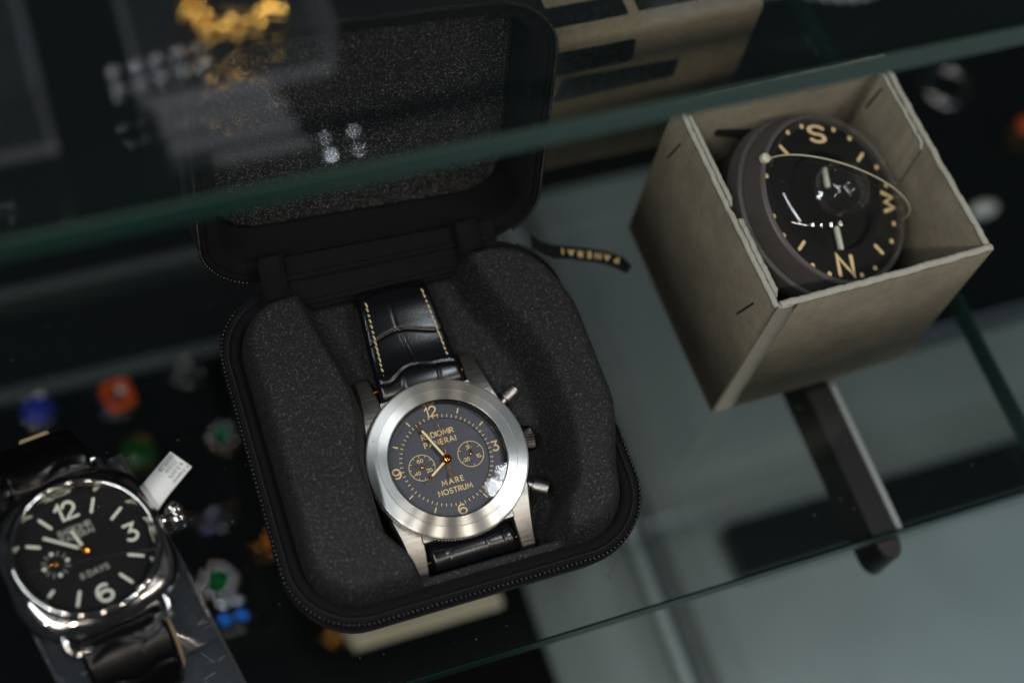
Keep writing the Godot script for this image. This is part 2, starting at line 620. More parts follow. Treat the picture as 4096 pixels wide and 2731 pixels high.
# ------------------------------------------------------------------ the showcase
func build_showcase() -> void:
	var st := new_st()
	bx(st, Vector3(-700, -242, -420), Vector3(800, -232, 420))
	struct("floor", st, M.wall)
	var pn := thing("base_panel", "large pale grey panel covering the bottom of the lower level", "panel", Vector3(330, -232, 60))
	st = new_st()
	bx(st, Vector3(-272, 0.1, -270), Vector3(420, 9.9, 340), 1.0)
	obj("sheet", st, M.floor, pn)
	st = new_st()
	bx(st, Vector3(-700, -221, -440), Vector3(800, 420, -425))
	struct("wall_back", st, M.wall)
	# glass shelves
	var sh := thing("glass_shelf", "long clear glass shelf with a dark front edge carrying the open watch case", "shelf", Vector3(0, -8, 0))
	st = new_st()
	bx(st, Vector3(-520, 0, -230), Vector3(183.4, 8, 60.0))
	obj("pane", st, M.glass, sh)
	st = new_st()
	bx(st, Vector3(-520, 0.4, 60.01), Vector3(183.4, 7.6, 60.6), 0.25)
	obj("front_edge", st, M.glass_edge, sh, "dark polished front edge of the shelf")
	st = new_st()
	bx(st, Vector3(183.45, 0.3, -229.0), Vector3(183.9, 7.7, 60.0), 0.15)
	obj("side_edge", st, M.glass_edge, sh)
	sh = thing("glass_shelf", "short length of clear glass shelf butting against the long one beside the cardboard box", "shelf", Vector3(184.6, -8, 0))
	st = new_st()
	bx(st, Vector3(0.6, 0, -230), Vector3(420, 8, 60.0))
	obj("pane", st, M.glass, sh)
	st = new_st()
	bx(st, Vector3(0.6, 0.4, 60.01), Vector3(420, 7.6, 60.6), 0.25)
	obj("front_edge", st, M.glass_edge, sh)
	st = new_st()
	bx(st, Vector3(0.0, 0.3, -229.0), Vector3(0.55, 7.7, 60.0), 0.15)
	obj("side_edge", st, M.glass_edge, sh)
	sh = thing("glass_shelf", "upper glass shelf with thick green edge passing above the open case lid", "shelf", Vector3(0, 150, 0))
	st = new_st()
	bx(st, Vector3(-520, 0, -230), Vector3(560, 8, -7.6))
	obj("pane", st, M.glass, sh)
	st = new_st()
	bx(st, Vector3(-520, 0.3, -7.59), Vector3(560, 7.7, -6.6), 0.4)
	obj("front_edge", st, M.glass_edge, sh, "thick green front edge")
	# bracket under the lower shelf
	var br := thing("shelf_bracket", "dark flat metal bracket arm with a rounded tip under the glass below the cardboard box", "bracket", Vector3(127, -26, 0))
	st = new_st()
	var p := []
	p.append(Vector2(-4.6, -200))
	p.append(Vector2(3.6, -200))
	p.append(Vector2(3.6, 59))
	for k in 11:
		var a := deg_to_rad(-10.0 + 190.0 * k / 10.0)
		p.append(Vector2(-0.5 + cos(a) * 4.1, 60.5 + sin(a) * 6.0))
	p.append(Vector2(-4.6, 59))
	plate(st, p, 0, 16.5, 0.3)
	obj("arm", st, M.bracket, br)
	st = new_st()
	bx(st, Vector3(3.9, 1, -200), Vector3(6.2, 17.0, 58.5), 0.3)
	obj("edge_strip", st, M.satin, br, "satin steel strip along the arm")
	# lower level
	var tr := thing("jewellery_tray", "large black velvet tray of rings on the lower level", "tray", Vector3(-195, -231.9, -22))
	st = new_st()
	bx(st, Vector3(-260, 0, -130), Vector3(252, 29.9, 190), 1.5)
	obj("pad", st, M.velvet, tr)
	st = new_st()
	bx(st, Vector3(-260, 0, -138), Vector3(252, 31.5, -131), 1.5)
	obj("rim", st, M.tray_rim, tr)
	tr = thing("jewellery_tray", "black tray on the lower level behind the cardboard box", "tray", Vector3(380, -222, -190))
	st = new_st()
	bx(st, Vector3(-95, 0, -160), Vector3(180, 20, 112), 1.5)
	obj("pad", st, M.velvet, tr)
	st = new_st()
	bx(st, Vector3(-95, 0, 113), Vector3(180, 21, 118), 1.0)
	obj("rim", st, M.black_gloss, tr)
	tr = thing("display_bar", "long black glossy bar lying on the lower level along the front of the shelf", "bar", Vector3(300, -222, 4))
	st = new_st()
	bx(st, Vector3(-142, 0, -14), Vector3(260, 14, 12), 1.5)
	obj("bar", st, M.black_gloss, tr)
	tr = thing("display_bar", "thin grey-green rail across the back of the lower level", "bar", Vector3(-120, -232, -214))
	st = new_st()
	bx(st, Vector3(-300, 0.1, -3), Vector3(180, 20, 3), 1.5)
	obj("bar", st, M.tray_rim, tr)
	var cc := thing("cream_card", "small blank cream card lying on the black tray under the watch case", "card", Vector3(12, -201.9, -12))
	st = new_st()
	bx(st, Vector3(-36, 0, -11), Vector3(33, 3, 11), 1.0)
	obj("card_sheet", st, M.cream, cc)
	var rl := thing("glass_divider", "upright clear divider with pale and dark edging on the lower level", "divider", Vector3(122, -222, -60))
	st = new_st()
	bx(st, Vector3(-9, 0, -180), Vector3(-4, 8, 150), 1.0)
	obj("pale_edging", st, M.rail_pale, rl)
	st = new_st()
	bx(st, Vector3(-1, 0, -180), Vector3(8, 6, 150), 1.0)
	obj("dark_edging", st, M.rail_dark, rl)
	st = new_st()
	bx(st, Vector3(-3.4, 0, -180), Vector3(-1.6, 70, 150))
	obj("pane", st, M.glass, rl)

# ------------------------------------------------------------------ zip case
func foam_height(x: float, z: float) -> float:
	# world millimetres
	var xl := lerpf(-30.5, -25.0, smoothstep(-43.0, -6.0, z))
	xl = lerpf(xl, -27.8, smoothstep(-4.0, 10.0, z))
	xl = lerpf(xl, -22.0, smoothstep(28.0, 40.0, z))
	var xr := lerpf(12.5, 20.5, smoothstep(-43.0, -4.0, z))
	xr = lerpf(xr, 14.0, smoothstep(28.0, 40.0, z))
	var low := lerpf(31.0, 22.0, smoothstep(2.0, 18.0, z))
	var left := 46.0 - 3.5 * smoothstep(15.0, 44.0, z) - 1.5 * smoothstep(-20.0, -45.0, z)
	var right := 46.5 - 3.0 * smoothstep(10.0, 44.0, z)
	var h := low
	h = maxf(h, lerpf(low, left, smoothstep(xl + 1.2, xl - 4.5, x)))
	h = maxf(h, lerpf(low, right, smoothstep(xr - 1.2, xr + 4.5, x)))
	if z > 40.0:
		h = lerpf(h, maxf(h, 33.0), smoothstep(40.0, 43.0, z))
	return h

func build_case() -> void:
	var cx := -8.3
	var cz := 0.5
	var hw := 50.9
	var hd := 51.6
	var t := thing("watch_case", "black zip-up watch case standing open with dark foam inside", "case", Vector3(cx, 0, cz))
	var R := 21.0
	var ringf := func(o: float, y: float) -> Array:
		var r := []
		for p in rrect(hw, hd, R, o):
			r.append(Vector3(p.x, y, p.y))
		return r
	var st := new_st()
	loft(st, [ringf.call(20, 0.2), ringf.call(15.5, 1.0), ringf.call(11, 4), ringf.call(7.2, 9), ringf.call(4.2, 16), ringf.call(2.2, 24), ringf.call(1.2, 29), ringf.call(0.9, 31.5)], true, [], true)
	obj("base_shell", st, M.cloth, t)
	st = new_st()
	loft(st, [ringf.call(1.0, 31.3), ringf.call(0.5, 32.0), ringf.call(0.4, 33.2), ringf.call(0.8, 34.0), ringf.call(0.95, 33.6)], true, [4])
	obj("piping", st, M.cloth, t)
	st = new_st()
	loft(st, [ringf.call(0.9, 33.6), ringf.call(0.5, 35.3), ringf.call(1.6, 36.0), ringf.call(3.0, 35.6), ringf.call(3.3, 34.9), ringf.call(3.7, 35.6), ringf.call(4.8, 35.6), ringf.call(6.2, 34.6), ringf.call(7.0, 32.0), ringf.call(7.4, 24.0)], true, [4, 5])
	obj("zipper_tape", st, M.cloth, t)
	# teeth round the three free sides
	st = new_st()
	var line := rrect(hw, hd, R, 0.9, 40, 60)
	var walk := 0.0
	var next := 0.0
	for i in line.size():
		var a: Vector2 = line[i]
		var b: Vector2 = line[(i + 1) % line.size()]
		var l := a.distance_to(b)
		while next < walk + l:
			var q := a.lerp(b, (next - walk) / l)
			if q.y > -44.0 or absf(q.x) > 42.0:
				ball(st, Vector3(q.x, 36.0, q.y), Vector3(0.6, 0.68, 0.6), 7, 5)
			next += 1.3
		walk += l
	var zt := obj("zipper_teeth", st, M.teeth, t)
	zt.set_meta("kind", "stuff")
	# stitch lines on the tape
	st = new_st()
	line = rrect(hw, hd, R, 2.6, 40, 60)
	for i in range(0, line.size(), 1):
		var a: Vector2 = line[i]
		var b: Vector2 = line[(i + 1) % line.size()]
		if a.distance_to(b) > 0.2 and a.y > -46.0:
			var q := a.lerp(b, 0.72)
			tube(st, [Vector3(a.x, 35.8, a.y), Vector3((a.x + q.x) / 2, 36.0, (a.y + q.y) / 2), Vector3(q.x, 35.8, q.y)], 0.13, 4)
	zt = obj("tape_stitching", st, M.thread_dark, t)
	zt.set_meta("kind", "stuff")
	# foam insert
	st = new_st()
	smooth_on(st)
	var nx := 112
	var nz := 112
	var grid := []
	var inside := {}
	var jit := FastNoiseLite.new()
	jit.seed = 4
	jit.frequency = 0.35
	for i in nx + 1:
		var col := []
		for j in nz + 1:
			var x := lerpf(-hw + 4.5, hw - 4.5, float(i) / nx)
			var z := lerpf(-hd + 4.5, hd - 4.5, float(j) / nz)
			# distance inside the rounded outline
			var q := Vector2(absf(x) - (hw - 6.0 - 15.0), absf(z) - (hd - 6.0 - 15.0))
			var d := Vector2(maxf(q.x, 0), maxf(q.y, 0)).length() + minf(maxf(q.x, q.y), 0.0) - 15.0
			# right block bulges over the zip
			var h := foam_height(x + cx, z + cz) + 0.35 * jit.get_noise_2d(x * 2, z * 2)
			var e := clampf(-d / 4.5, 0.0, 1.0)
			var bulge := smoothstep(22.0, 40.0, x) * smoothstep(34.0, 8.0, z) * smoothstep(-46.0, -18.0, z)
			var rim := 29.0 + 9.0 * bulge
			var y := lerpf(minf(rim, h), h, sqrt(e * (2.0 - e)))
			if d > 0.0:
				y = 24.0 + 9.0 * bulge
			col.append(Vector3(x + 5.6 * bulge, y, z))
			inside[i * 1000 + j] = d < 0.6
		grid.append(col)
	for i in nx:
		for j in nz:
			if inside[i * 1000 + j] or inside[i * 1000 + j + 1] or inside[i * 1000 + 1000 + j] or inside[i * 1000 + 1001 + j]:
				quad(st, grid[i][j], grid[i + 1][j], grid[i + 1][j + 1], grid[i][j + 1])
	obj("foam_insert", st, M.foam, t, "moulded dark foam with a channel for the watch")
	# ---- lid, hinged at the back
	var lid := Node3D.new()
	lid.name = "lid"
	t.add_child(lid)
	lid.transform = Transform3D(Basis(Vector3.RIGHT, deg_to_rad(-8.0)), Vector3(0, 36.0, -53.0) * S)
	lid.set_meta("label", "raised lid lined with sparkling black foam")
	var lh := 48.5
	var lidf := func(o: float, z: float, per := 10, along := 14) -> Array:
		var r := []
		for p in rrect(hw, lh, R, o, per, along):
			var y: float = lh - 3.0 - p.y
			var x: float = p.x
			if x < 0:
				x *= 1.0 - 0.07 * y / 90.0
			else:
				x *= 1.0 - 0.035 * y / 90.0
			r.append(Vector3(x, y - 0.075 * p.x, z))
		return r
	st = new_st()
	loft(st, [lidf.call(0.9, -2.0), lidf.call(0.2, -4), lidf.call(0, -10), lidf.call(0.4, -20), lidf.call(3, -26), lidf.call(9, -29)], true, [], false, true)
	obj("lid_shell", st, M.cloth, lid)
	st = new_st()
	loft(st, [lidf.call(0.9, -2), lidf.call(0.4, -0.6), lidf.call(1.4, 0.2), lidf.call(2.6, -0.1), lidf.call(2.9, -0.8), lidf.call(3.3, -0.1), lidf.call(5.0, 0.0), lidf.call(6.4, -1.6)], true, [4, 5])
	obj("lid_zipper_tape", st, M.cloth, lid)
	st = new_st()
	loft(st, [lidf.call(6.4, -1.6), lidf.call(6.0, -4), lidf.call(5.8, -8), lidf.call(6.2, -13), lidf.call(7.5, -16.5)])
	obj("lid_lining", st, M.cloth, lid)
	st = new_st()
	loft(st, [lidf.call(7.0, -16.6), lidf.call(7.6, -15.0), lidf.call(9.0, -14.4)], true, [], false, true)
	obj("lid_foam", st, M.foam_lid, lid, "panel of sparkling black foam")
	st = new_st()
	var lr: Array = lidf.call(0.9, 0.35, 40, 60)
	walk = 0.0
	next = 0.0
	for i in lr.size():
		var a: Vector3 = lr[i]
		var b: Vector3 = lr[(i + 1) % lr.size()]
		var l := a.distance_to(b)
		while next < walk + l:
			var q := a.lerp(b, (next - walk) / l)
			if q.y > 2.0 or absf(q.x) > 42.0:
				ball(st, q, Vector3(0.6, 0.6, 0.68), 7, 5)
			next += 1.3
		walk += l
	zt = obj("lid_zipper_teeth", st, M.teeth, lid)
	zt.set_meta("kind", "stuff")
	# ---- hinge cloth between the two halves and its two tabs
	st = new_st()
	var rows := []
	for k in 9:
		var f := k / 8.0
		var row := []
		for i in 25:
			var x := lerpf(-34.0, 36.0, i / 24.0)
			row.append(Vector3(x, lerpf(34.0, 43.0 - 0.075 * x, f) + 1.0 * sin(f * PI) * 0.6, lerpf(-42.6, -54.6, f) - 1.2 * sin(f * PI)))
		rows.append(row)
	loft(st, rows, false)
	obj("hinge_cloth", st, M.cloth, t)
	for sx in [-31.0, 27.0]:
		st = new_st()
		var path := []
		for k in 13:
			var f := k / 12.0
			path.append([lerpf(32.0, 46.0 - 0.075 * sx, f) + 1.8 * sin(f * PI), lerpf(-41.5, -54.0, f)])
		var rr := []
		for q in path:
			rr.append([Vector3(sx - 3.6, q[0], q[1]), Vector3(sx - 3.2, q[0] + 0.7, q[1] + 0.6), Vector3(sx + 3.2, q[0] + 0.7, q[1] + 0.6), Vector3(sx + 3.6, q[0], q[1])])
		loft(st, rr, true)
		obj("hinge_tab", st, M.cloth, t)
	# raised ribs along the hinge
	for f in [0.12, 0.62]:
		st = new_st()
		var pts := []
		for i in 25:
			var x := lerpf(-33.0, 36.0, i / 24.0)
			pts.append(Vector3(x, lerpf(34.6, 43.6 - 0.075 * x, f), lerpf(-42.4, -54.2, f)))
		tube(st, pts, 0.9, 6)
		obj("hinge_rib", st, M.cloth, t)
	# pull ribbon with lettering, lying out to the side
	var pull := Node3D.new()
	pull.name = "zipper_pull"
	t.add_child(pull)
	pull.transform = Transform3D(Basis.IDENTITY, Vector3(53.0, 20.0, -50.6) * S)
	st = new_st()
	var pp := [Vector3(-4, 8, -0.5), Vector3(0, 3.5, 0.3), Vector3(4, 1.0, 1.3), Vector3(9, 0.2, 2.4), Vector3(14, 0.0, 4.4), Vector3(19, 0.2, 6.8), Vector3(23, 0.0, 9.6), Vector3(25.5, -0.8, 12.5)]
	rows = []
	for i in pp.size():
		var d: Vector3 = (pp[mini(i + 1, pp.size() - 1)] - pp[maxi(i - 1, 0)])
		d.y = 0
		d = d.normalized()
		var nn := Vector3(-d.z, 0, d.x) * (2.3 if i < pp.size() - 1 else 1.7)
		rows.append([pp[i] - nn, pp[i] - nn * 0.9 + Vector3(0, 0.7, 0), pp[i] + nn * 0.9 + Vector3(0, 0.7, 0), pp[i] + nn])
	loft(st, rows, true, [], true, true)
	obj("ribbon", st, M.cloth, pull)
	st = new_st()
	var ex := Vector3(-0.92, 0.0, -0.39)
	var letters := "PANERAI"
	for k in 7:
		var f := float(k) / 6.0
		var c := Vector3(lerpf(22.2, 6.6, f), 1.0 + 0.45 * smoothstep(0.75, 1.0, f), lerpf(9.0, 2.0, pow(f, 0.85)))
		var e := Vector3(-0.90, 0, -0.43).lerp(Vector3(-0.98, 0, -0.2), f).normalized()
		word(st, letters[k], 1.9, 0.2, 0.34, c, e, Vector3(-e.z, 0, e.x) * -1.0, 0.12)
	obj("lettering", st, M.print_gold, pull, "gold printed lettering")

# ------------------------------------------------------------------ steel chronograph
func build_chronograph() -> void:
	var t := thing("chronograph_watch", "steel chronograph with grey dial and black strap lying in the foam of the open case", "watch", Vector3(-6.9, 36.0, 12.8), "", euler_tilt(0.0, 8.45, 1.08))
	# --- case body with lugs
	var st := new_st()
	lathe(st, [[12.0, -9.6], [20.2, -9.2], [21.6, -7.6], [22.0, -5.5], [21.9, -3.2], [21.4, -2.75], [16.3, -2.7]], 96, [3, 4])
	bx(st, Vector3(-13.2, -8.6, 16.4), Vector3(13.2, -2.78, 20.4), 0.2)
	bx(st, Vector3(-13.2, -8.6, -20.4), Vector3(13.2, -2.78, -16.4), 0.2)
	for sx in [-1.0, 1.0]:
		for sz in [-1.0, 1.0]:
			var rings := []
			for k in 19:
				var z := lerpf(4.0, 30.0, k / 18.0)
				var xo := 21.9
				if z < 12:
					xo = sqrt(maxf(22.0 * 22.0 - z * z * 0.72, 0))
				else:
					var u := (z - 12.0) / 18.0
					xo = 17.7 + 2.5 * pow(1.0 - u, 2.0)
				xo = minf(xo, 21.7)
				var xi := maxf(12.8 + 0.6 * smoothstep(20.0, 30.0, z), sqrt(maxf(17.0 * 17.0 - z * z, 0.0)))
				var fall := pow(maxf(z - 15.0, 0.0) / 15.0, 1.7)
				var yt := -2.74 - 5.2 * fall
				var yb := -8.6 - 2.6 * fall
				var end := smoothstep(29.0, 30.0, z)
				yt -= 0.8 * end
				xo -= 0.5 * end
				var ring := []
				for q in [[xi, yb], [xi, yt - 0.25], [xi + 0.25, yt], [xo - 0.6, yt], [xo, yt - 0.6], [xo, yb + 0.6], [xo - 0.6, yb]]:
					ring.append(Vector3(q[0] * sx, q[1], z * sz))
				rings.append(ring)
			flat_on(st)
			for i in rings.size() - 1:
				for j in 7:
					if j in [1, 3, 0, 2, 4, 5, 6]:
						quad(st, rings[i][j], rings[i][(j + 1) % 7], rings[i + 1][(j + 1) % 7], rings[i + 1][j])
			var e: Array = rings[-1]
			for j in range(1, 6):
				vert(st, e[0]); vert(st, e[j]); vert(st, e[j + 1])
	obj("case_body", st, M.brushed, t, "brushed steel body with four curved lugs")
	# --- bezel
	st = new_st()
	lathe(st, [[16.45, -0.9], [16.45, 0.35], [16.75, 0.62], [19.05, 0.45], [19.12, 0.30], [19.26, 0.30], [19.33, 0.43], [22.0, 0.06], [22.35, -0.1], [22.5, -0.45], [22.5, -1.5]], 160, [1, 2, 3, 4, 5, 6, 7, 8, 9])
	obj("bezel", st, M.brushed_ring, t, "wide circular-brushed steel bezel")
	st = new_st()
	lathe_ax(st, [[22.3, -1.5], [22.75, -1.65], [22.75, -2.35], [22.3, -2.55], [21.2, -2.7]], Vector3.ZERO, Vector3.UP, 640, [1, 3], 160, 0.34, [1, 2])
	obj("coin_edge", st, M.brushed, t)
	for mk in [[-17.9, -9.6, 40.0, 1.8], [-17.0, -10.2, 75.0, 1.1], [11.5, -18.6, 62.0, 1.6], [13.2, 17.2, 30.0, 2.2], [14.2, 16.4, 12.0, 1.5], [-7.4, -17.2, -20.0, 1.3], [20.6, 3.0, 20.0, 0.9]]:
		st = new_st()
		var a := deg_to_rad(mk[2])
		var c := Vector3(mk[0], 0.45 - 0.10 * (Vector2(mk[0], mk[1]).length() - 19.0), mk[1])
		tube(st, [c - Vector3(cos(a), 0, sin(a)) * mk[3] / 2, c + Vector3(cos(a), 0, sin(a)) * mk[3] / 2], 0.05, 4)
		obj("scratch", st, M.scratch, t)
	# --- crystal and dial
	st = new_st()
	var prof := []
	for k in 9:
		var f := k / 8.0
		prof.append([maxf(16.4 * f, 0.02), 1.05 - 0.75 * f * f])
	lathe(st, prof, 96)
	obj("crystal", st, M.crystal, t)
	st = new_st()
	lathe(st, [[16.43, 0.3], [16.25, 0.05], [16.15, -0.6], [16.0, -2.9]], 96, [1])
	obj("rehaut", st, M.dark_steel, t)
	var dial := Node3D.new()
	dial.name = "dial"
	t.add_child(dial)
	dial.set_meta("label", "grey grained dial with cream numerals and two small counters")
	st = new_st()
	lathe(st, [[16.1, -2.9], [12.05, -2.9], [12.0, -2.95], [12.0, -3.35]], 120, [1, 2])
	obj("hour_ring", st, M.dial_grey, dial)
	st = new_st()
	disc(st, 12.0, -3.35, 96)
	obj("dial_centre", st, M.dial_grey, dial)
	for h in 12:
		st = new_st()
		var nm := "hour_marker"
		match h:
			0: word(st, "12", 2.75, 0.2, 0.42, Vector3(-0.1, -2.9, -14.35)); nm = "numeral"
			3: word(st, "3", 2.6, 0.2, 0.42, Vector3(14.3, -2.9, 0)); nm = "numeral"
			6: word(st, "6", 2.6, 0.2, 0.42, Vector3(0, -2.9, 14.3)); nm = "numeral"
			9: word(st, "9", 2.6, 0.2, 0.42, Vector3(-14.3, -2.9, 0)); nm = "numeral"
			_: baton(st, 13.65, 15.25, 0.36, h * 30.0, -2.9)
		obj(nm, st, M.lume_tan, dial)
	st = new_st()
	for k in 60:
		baton(st, 12.15, 13.05, 0.2, k * 6.0, -2.9)
	obj("minute_track", st, M.print_gold, dial)
	var words := [["RADIOMIR", 1.4, 0.23, -7.9], ["PANERAI", 1.4, 0.38, -5.5], ["MARE", 1.35, 0.52, 5.9], ["NOSTRUM", 1.35, 0.31, 8.45]]
	for w in words:
		st = new_st()
		word(st, w[0], w[1], w[2], 0.25, Vector3(-0.1, -3.35, w[3]))
		obj("lettering", st, M.print_gold, dial)
	for side in [-1.0, 1.0]:
		var c := Vector3(7.1 * side, -3.35, 0.15)
		st = new_st()
		var pts := []
		for k in 49:
			pts.append(Vector2.from_angle(TAU * k / 48.0 + 0.01) * 3.62)
		var f := func(p: Vector2) -> Vector3: return c + Vector3(p.x, 0, p.y)
		ribbon(st, pts, 0.17, f, Vector3.UP, 0.05)
		var ticks := 12 if side < 0 else 6
		for k in ticks:
			baton(st, 2.95 if k * 12 / ticks % 2 else 2.8, 3.55, 0.14, k * 360.0 / ticks + (0.0 if side < 0 else 0.0), 0.0, c, 0.06)
		obj("counter_ring", st, M.print_gold, dial)
		st = new_st()
		if side < 0:
			word(st, "60", 0.95, 0.2, 0.17, c + Vector3(0, 0, -1.95))
			word(st, "20", 0.95, 0.2, 0.17, c + Vector3(1.75, 0, 1.2))
			word(st, "40", 0.95, 0.2, 0.17, c + Vector3(-1.6, 0, 1.25))
		else:
			word(st, "30", 0.95, 0.2, 0.17, c + Vector3(0, 0, -2.0))
			word(st, "10", 0.95, 0.2, 0.17, c + Vector3(1.9, 0, 1.05))
			word(st, "20", 0.95, 0.2, 0.17, c + Vector3(-1.55, 0, 1.2))
		obj("counter_numerals", st, M.print_gold, dial)
		st = new_st()
		var d := ring_at(1, -65.0 if side < 0 else 14.0)
		tube(st, [c + Vector3(0, 0.5, 0), c + Vector3(0, 0.5, 0) + d * 3.0], [0.16, 0.05], 5)
		lathe(st, [[0.5, 0.0], [0.5, 0.55], [0.3, 0.72], [0.02, 0.76]], 16, [1], c)
		obj("counter_hand", st, M.gold, dial)
	# --- hands
	var hand := func(nm: String, ang: float, r0: float, r1: float, r2: float, w: float, y: float) -> void:
		var h := Node3D.new()
		h.name = nm
		t.add_child(h)
		h.transform = Transform3D(Basis(Vector3.UP, -deg_to_rad(ang)), Vector3.ZERO)
		var s := new_st()
		plate(s, [Vector2(-w / 2, -r0), Vector2(-w / 2, -r1 + 0.5), Vector2(-0.16, -r1), Vector2(-0.1, -r2), Vector2(0.1, -r2), Vector2(0.16, -r1), Vector2(w / 2, -r1 + 0.5), Vector2(w / 2, -r0)], y, y + 0.16)
		obj("blade", s, M.gold, h)
		s = new_st()
		plate(s, [Vector2(-w / 2 + 0.17, -r0 - 0.2), Vector2(-w / 2 + 0.17, -r1 + 0.6), Vector2(w / 2 - 0.17, -r1 + 0.6), Vector2(w / 2 - 0.17, -r0 - 0.2)], y + 0.17, y + 0.24)
		obj("inlay", s, M.lume, h)
	hand.call("hour_hand", 238.2, 1.2, 6.9, 9.3, 0.95, -2.35)
	hand.call("minute_hand", 335.8, 1.3, 11.0, 13.0, 0.95, -1.95)
	st = new_st()
	var dd := ring_at(1, 3.2)
	tube(st, [Vector3(0, -1.35, 0) - dd * 4.0, Vector3(0, -1.35, 0) + dd * 13.6], [0.16, 0.09], 5)
	var sd := Vector3(-dd.z, 0, dd.x)
	var tl := Vector3(0, -1.35, 0)
	flat_on(st)
	quad(st, tl - dd * 3.4, tl - dd * 4.4 + sd * 0.45, tl - dd * 5.6, tl - dd * 4.4 - sd * 0.45)
	obj("seconds_hand", st, M.gold, t)
	st = new_st()
	lathe(st, [[1.25, -3.3], [1.25, -1.5], [1.1, -1.2], [0.5, -1.05], [0.45, -0.85], [0.02, -0.8]], 32, [1, 3])
	obj("hand_hub", st, M.gold, t)
	# --- crown and pushers
	st = new_st()
	lathe_ax(st, [[1.6, 20.0], [1.6, 22.8], [3.3, 22.9], [3.6, 23.3], [3.6, 25.6], [3.2, 26.1], [0.02, 26.3]], Vector3(0, -6.0, 0), Vector3.RIGHT, 120, [1, 2, 4, 5], 30, 0.4, [3, 4])
	obj("crown", st, M.dark_steel, t)
	for a in [60.0, 121.5]:
		st = new_st()
		lathe_ax(st, [[1.25, 19.0], [1.25, 25.0], [1.95, 25.1], [2.05, 25.4], [2.05, 29.3], [1.85, 29.6], [0.02, 29.65]], Vector3(0, -5.6, 0), ring_at(1, a), 32, [1, 2, 4])
		obj("pusher", st, M.brushed, t)
	for q in [[-17.6, -8.6, 26.4], [-17.6, -7.2, -25.2], [17.6, -8.6, 26.4], [17.6, -7.2, -25.2]]:
		st = new_st()
		lathe_ax(st, [[1.1, -1.0], [1.1, 0.35], [0.95, 0.5], [0.02, 0.5]], Vector3(q[0], q[1], q[2]), Vector3(signf(q[0]), 0, 0), 18, [1])
		obj("lug_screw", st, M.dark_steel, t)
	# --- strap
	var groove := func(s: float, x: float) -> float:
		var g := 0.0
		var l1 := 8.2 + 1.1 * cos((x - 1.0) * 0.32) - 0.6 * sin(x * 0.5)
		var l2 := 20.0 + 1.3 * cos((x + 2.0) * 0.26)
		var l3 := 32.5 + 0.8 * cos(x * 0.3)
		for l in [l1, l2, l3]:
			g += 0.42 * exp(-pow((s - l) / 0.42, 2.0))
		var v := []
		if s < l1:
			v = [-4.6 + 0.3 * sin(s), 5.2 - 0.25 * sin(s * 0.7)]
		elif s < l2:
			v = [-0.6 + 0.8 * sin(s * 0.21)]
		else:
			v = [-1.5 + 0.5 * sin(s * 0.2)]
		for q in v:
			g += (0.3 if s < l2 else 0.12) * exp(-pow((x - q) / 0.3, 2.0))
		return g
	st = new_st()
	var path := [Vector2(-19.9, -8.0), Vector2(-20.9, -6.4), Vector2(-22.6, -5.1), Vector2(-25.5, -4.7), Vector2(-29, -5.3), Vector2(-34, -5.6), Vector2(-41, -5.0), Vector2(-46, -4.7), Vector2(-49, -5.2), Vector2(-51.2, -7.2), Vector2(-52, -11), Vector2(-52, -17)]
	band(st, path, 25.2, 19.6, 2.4, groove, 0.7, 64, 0.35)
	var sp := obj("strap_top", st, M.leather, t, "black scaled leather strap with cream stitching")
	for sx in [-1.0, 1.0]:
		st = new_st()
		for k in 14:
			var z := -27.0 - k * 1.62
			var w := lerpf(25.2, 19.6, (-z - 19.0) / 46.0)
			var x: float = sx * (w / 2 - 2.5)
			var y := -2.55 + 0.1 * sin(k * 2.1) - (0.25 if k < 3 else 0.0) + (0.45 * smoothstep(-36.0, -46.0, z))
			tube(st, [Vector3(x + 0.16, y - 0.25, z), Vector3(x, y + 0.22, z - 0.7), Vector3(x - 0.16, y - 0.25, z - 1.42)], [0.2, 0.3, 0.2], 6)
		var so := obj("stitching", st, M.stitch, sp)
		so.set_meta("kind", "stuff")
	var groove2 := func(s: float, x: float) -> float:
		var g := 0.0
		for q in [-6.8 + 0.5 * sin(s * 0.5), 2.6 + 0.18 * s, 7.6 + 0.2 * s]:
			g += 0.26 * exp(-pow((x - q) / 0.3, 2.0))
		return g
	st = new_st()
	band(st, [Vector2(20.9, -11.5), Vector2(21.0, -9.5), Vector2(22.0, -7.6), Vector2(24.2, -6.6), Vector2(26.6, -7.4), Vector2(27.7, -9.4), Vector2(27.6, -13), Vector2(26.5, -17)], 24.4, 24.0, 2.3, groove2, 0.3, 64, 0.35)
	obj("strap_bottom", st, M.leather, t)
	for z in [-24.6, 25.0]:
		st = new_st()
		lathe_ax(st, [[0.8, -13.6], [0.8, 13.6]], Vector3(0, -6.2 if z < 0 else -8.6, z), Vector3.RIGHT, 12)
		obj("strap_bar", st, M.gold_dark, t)

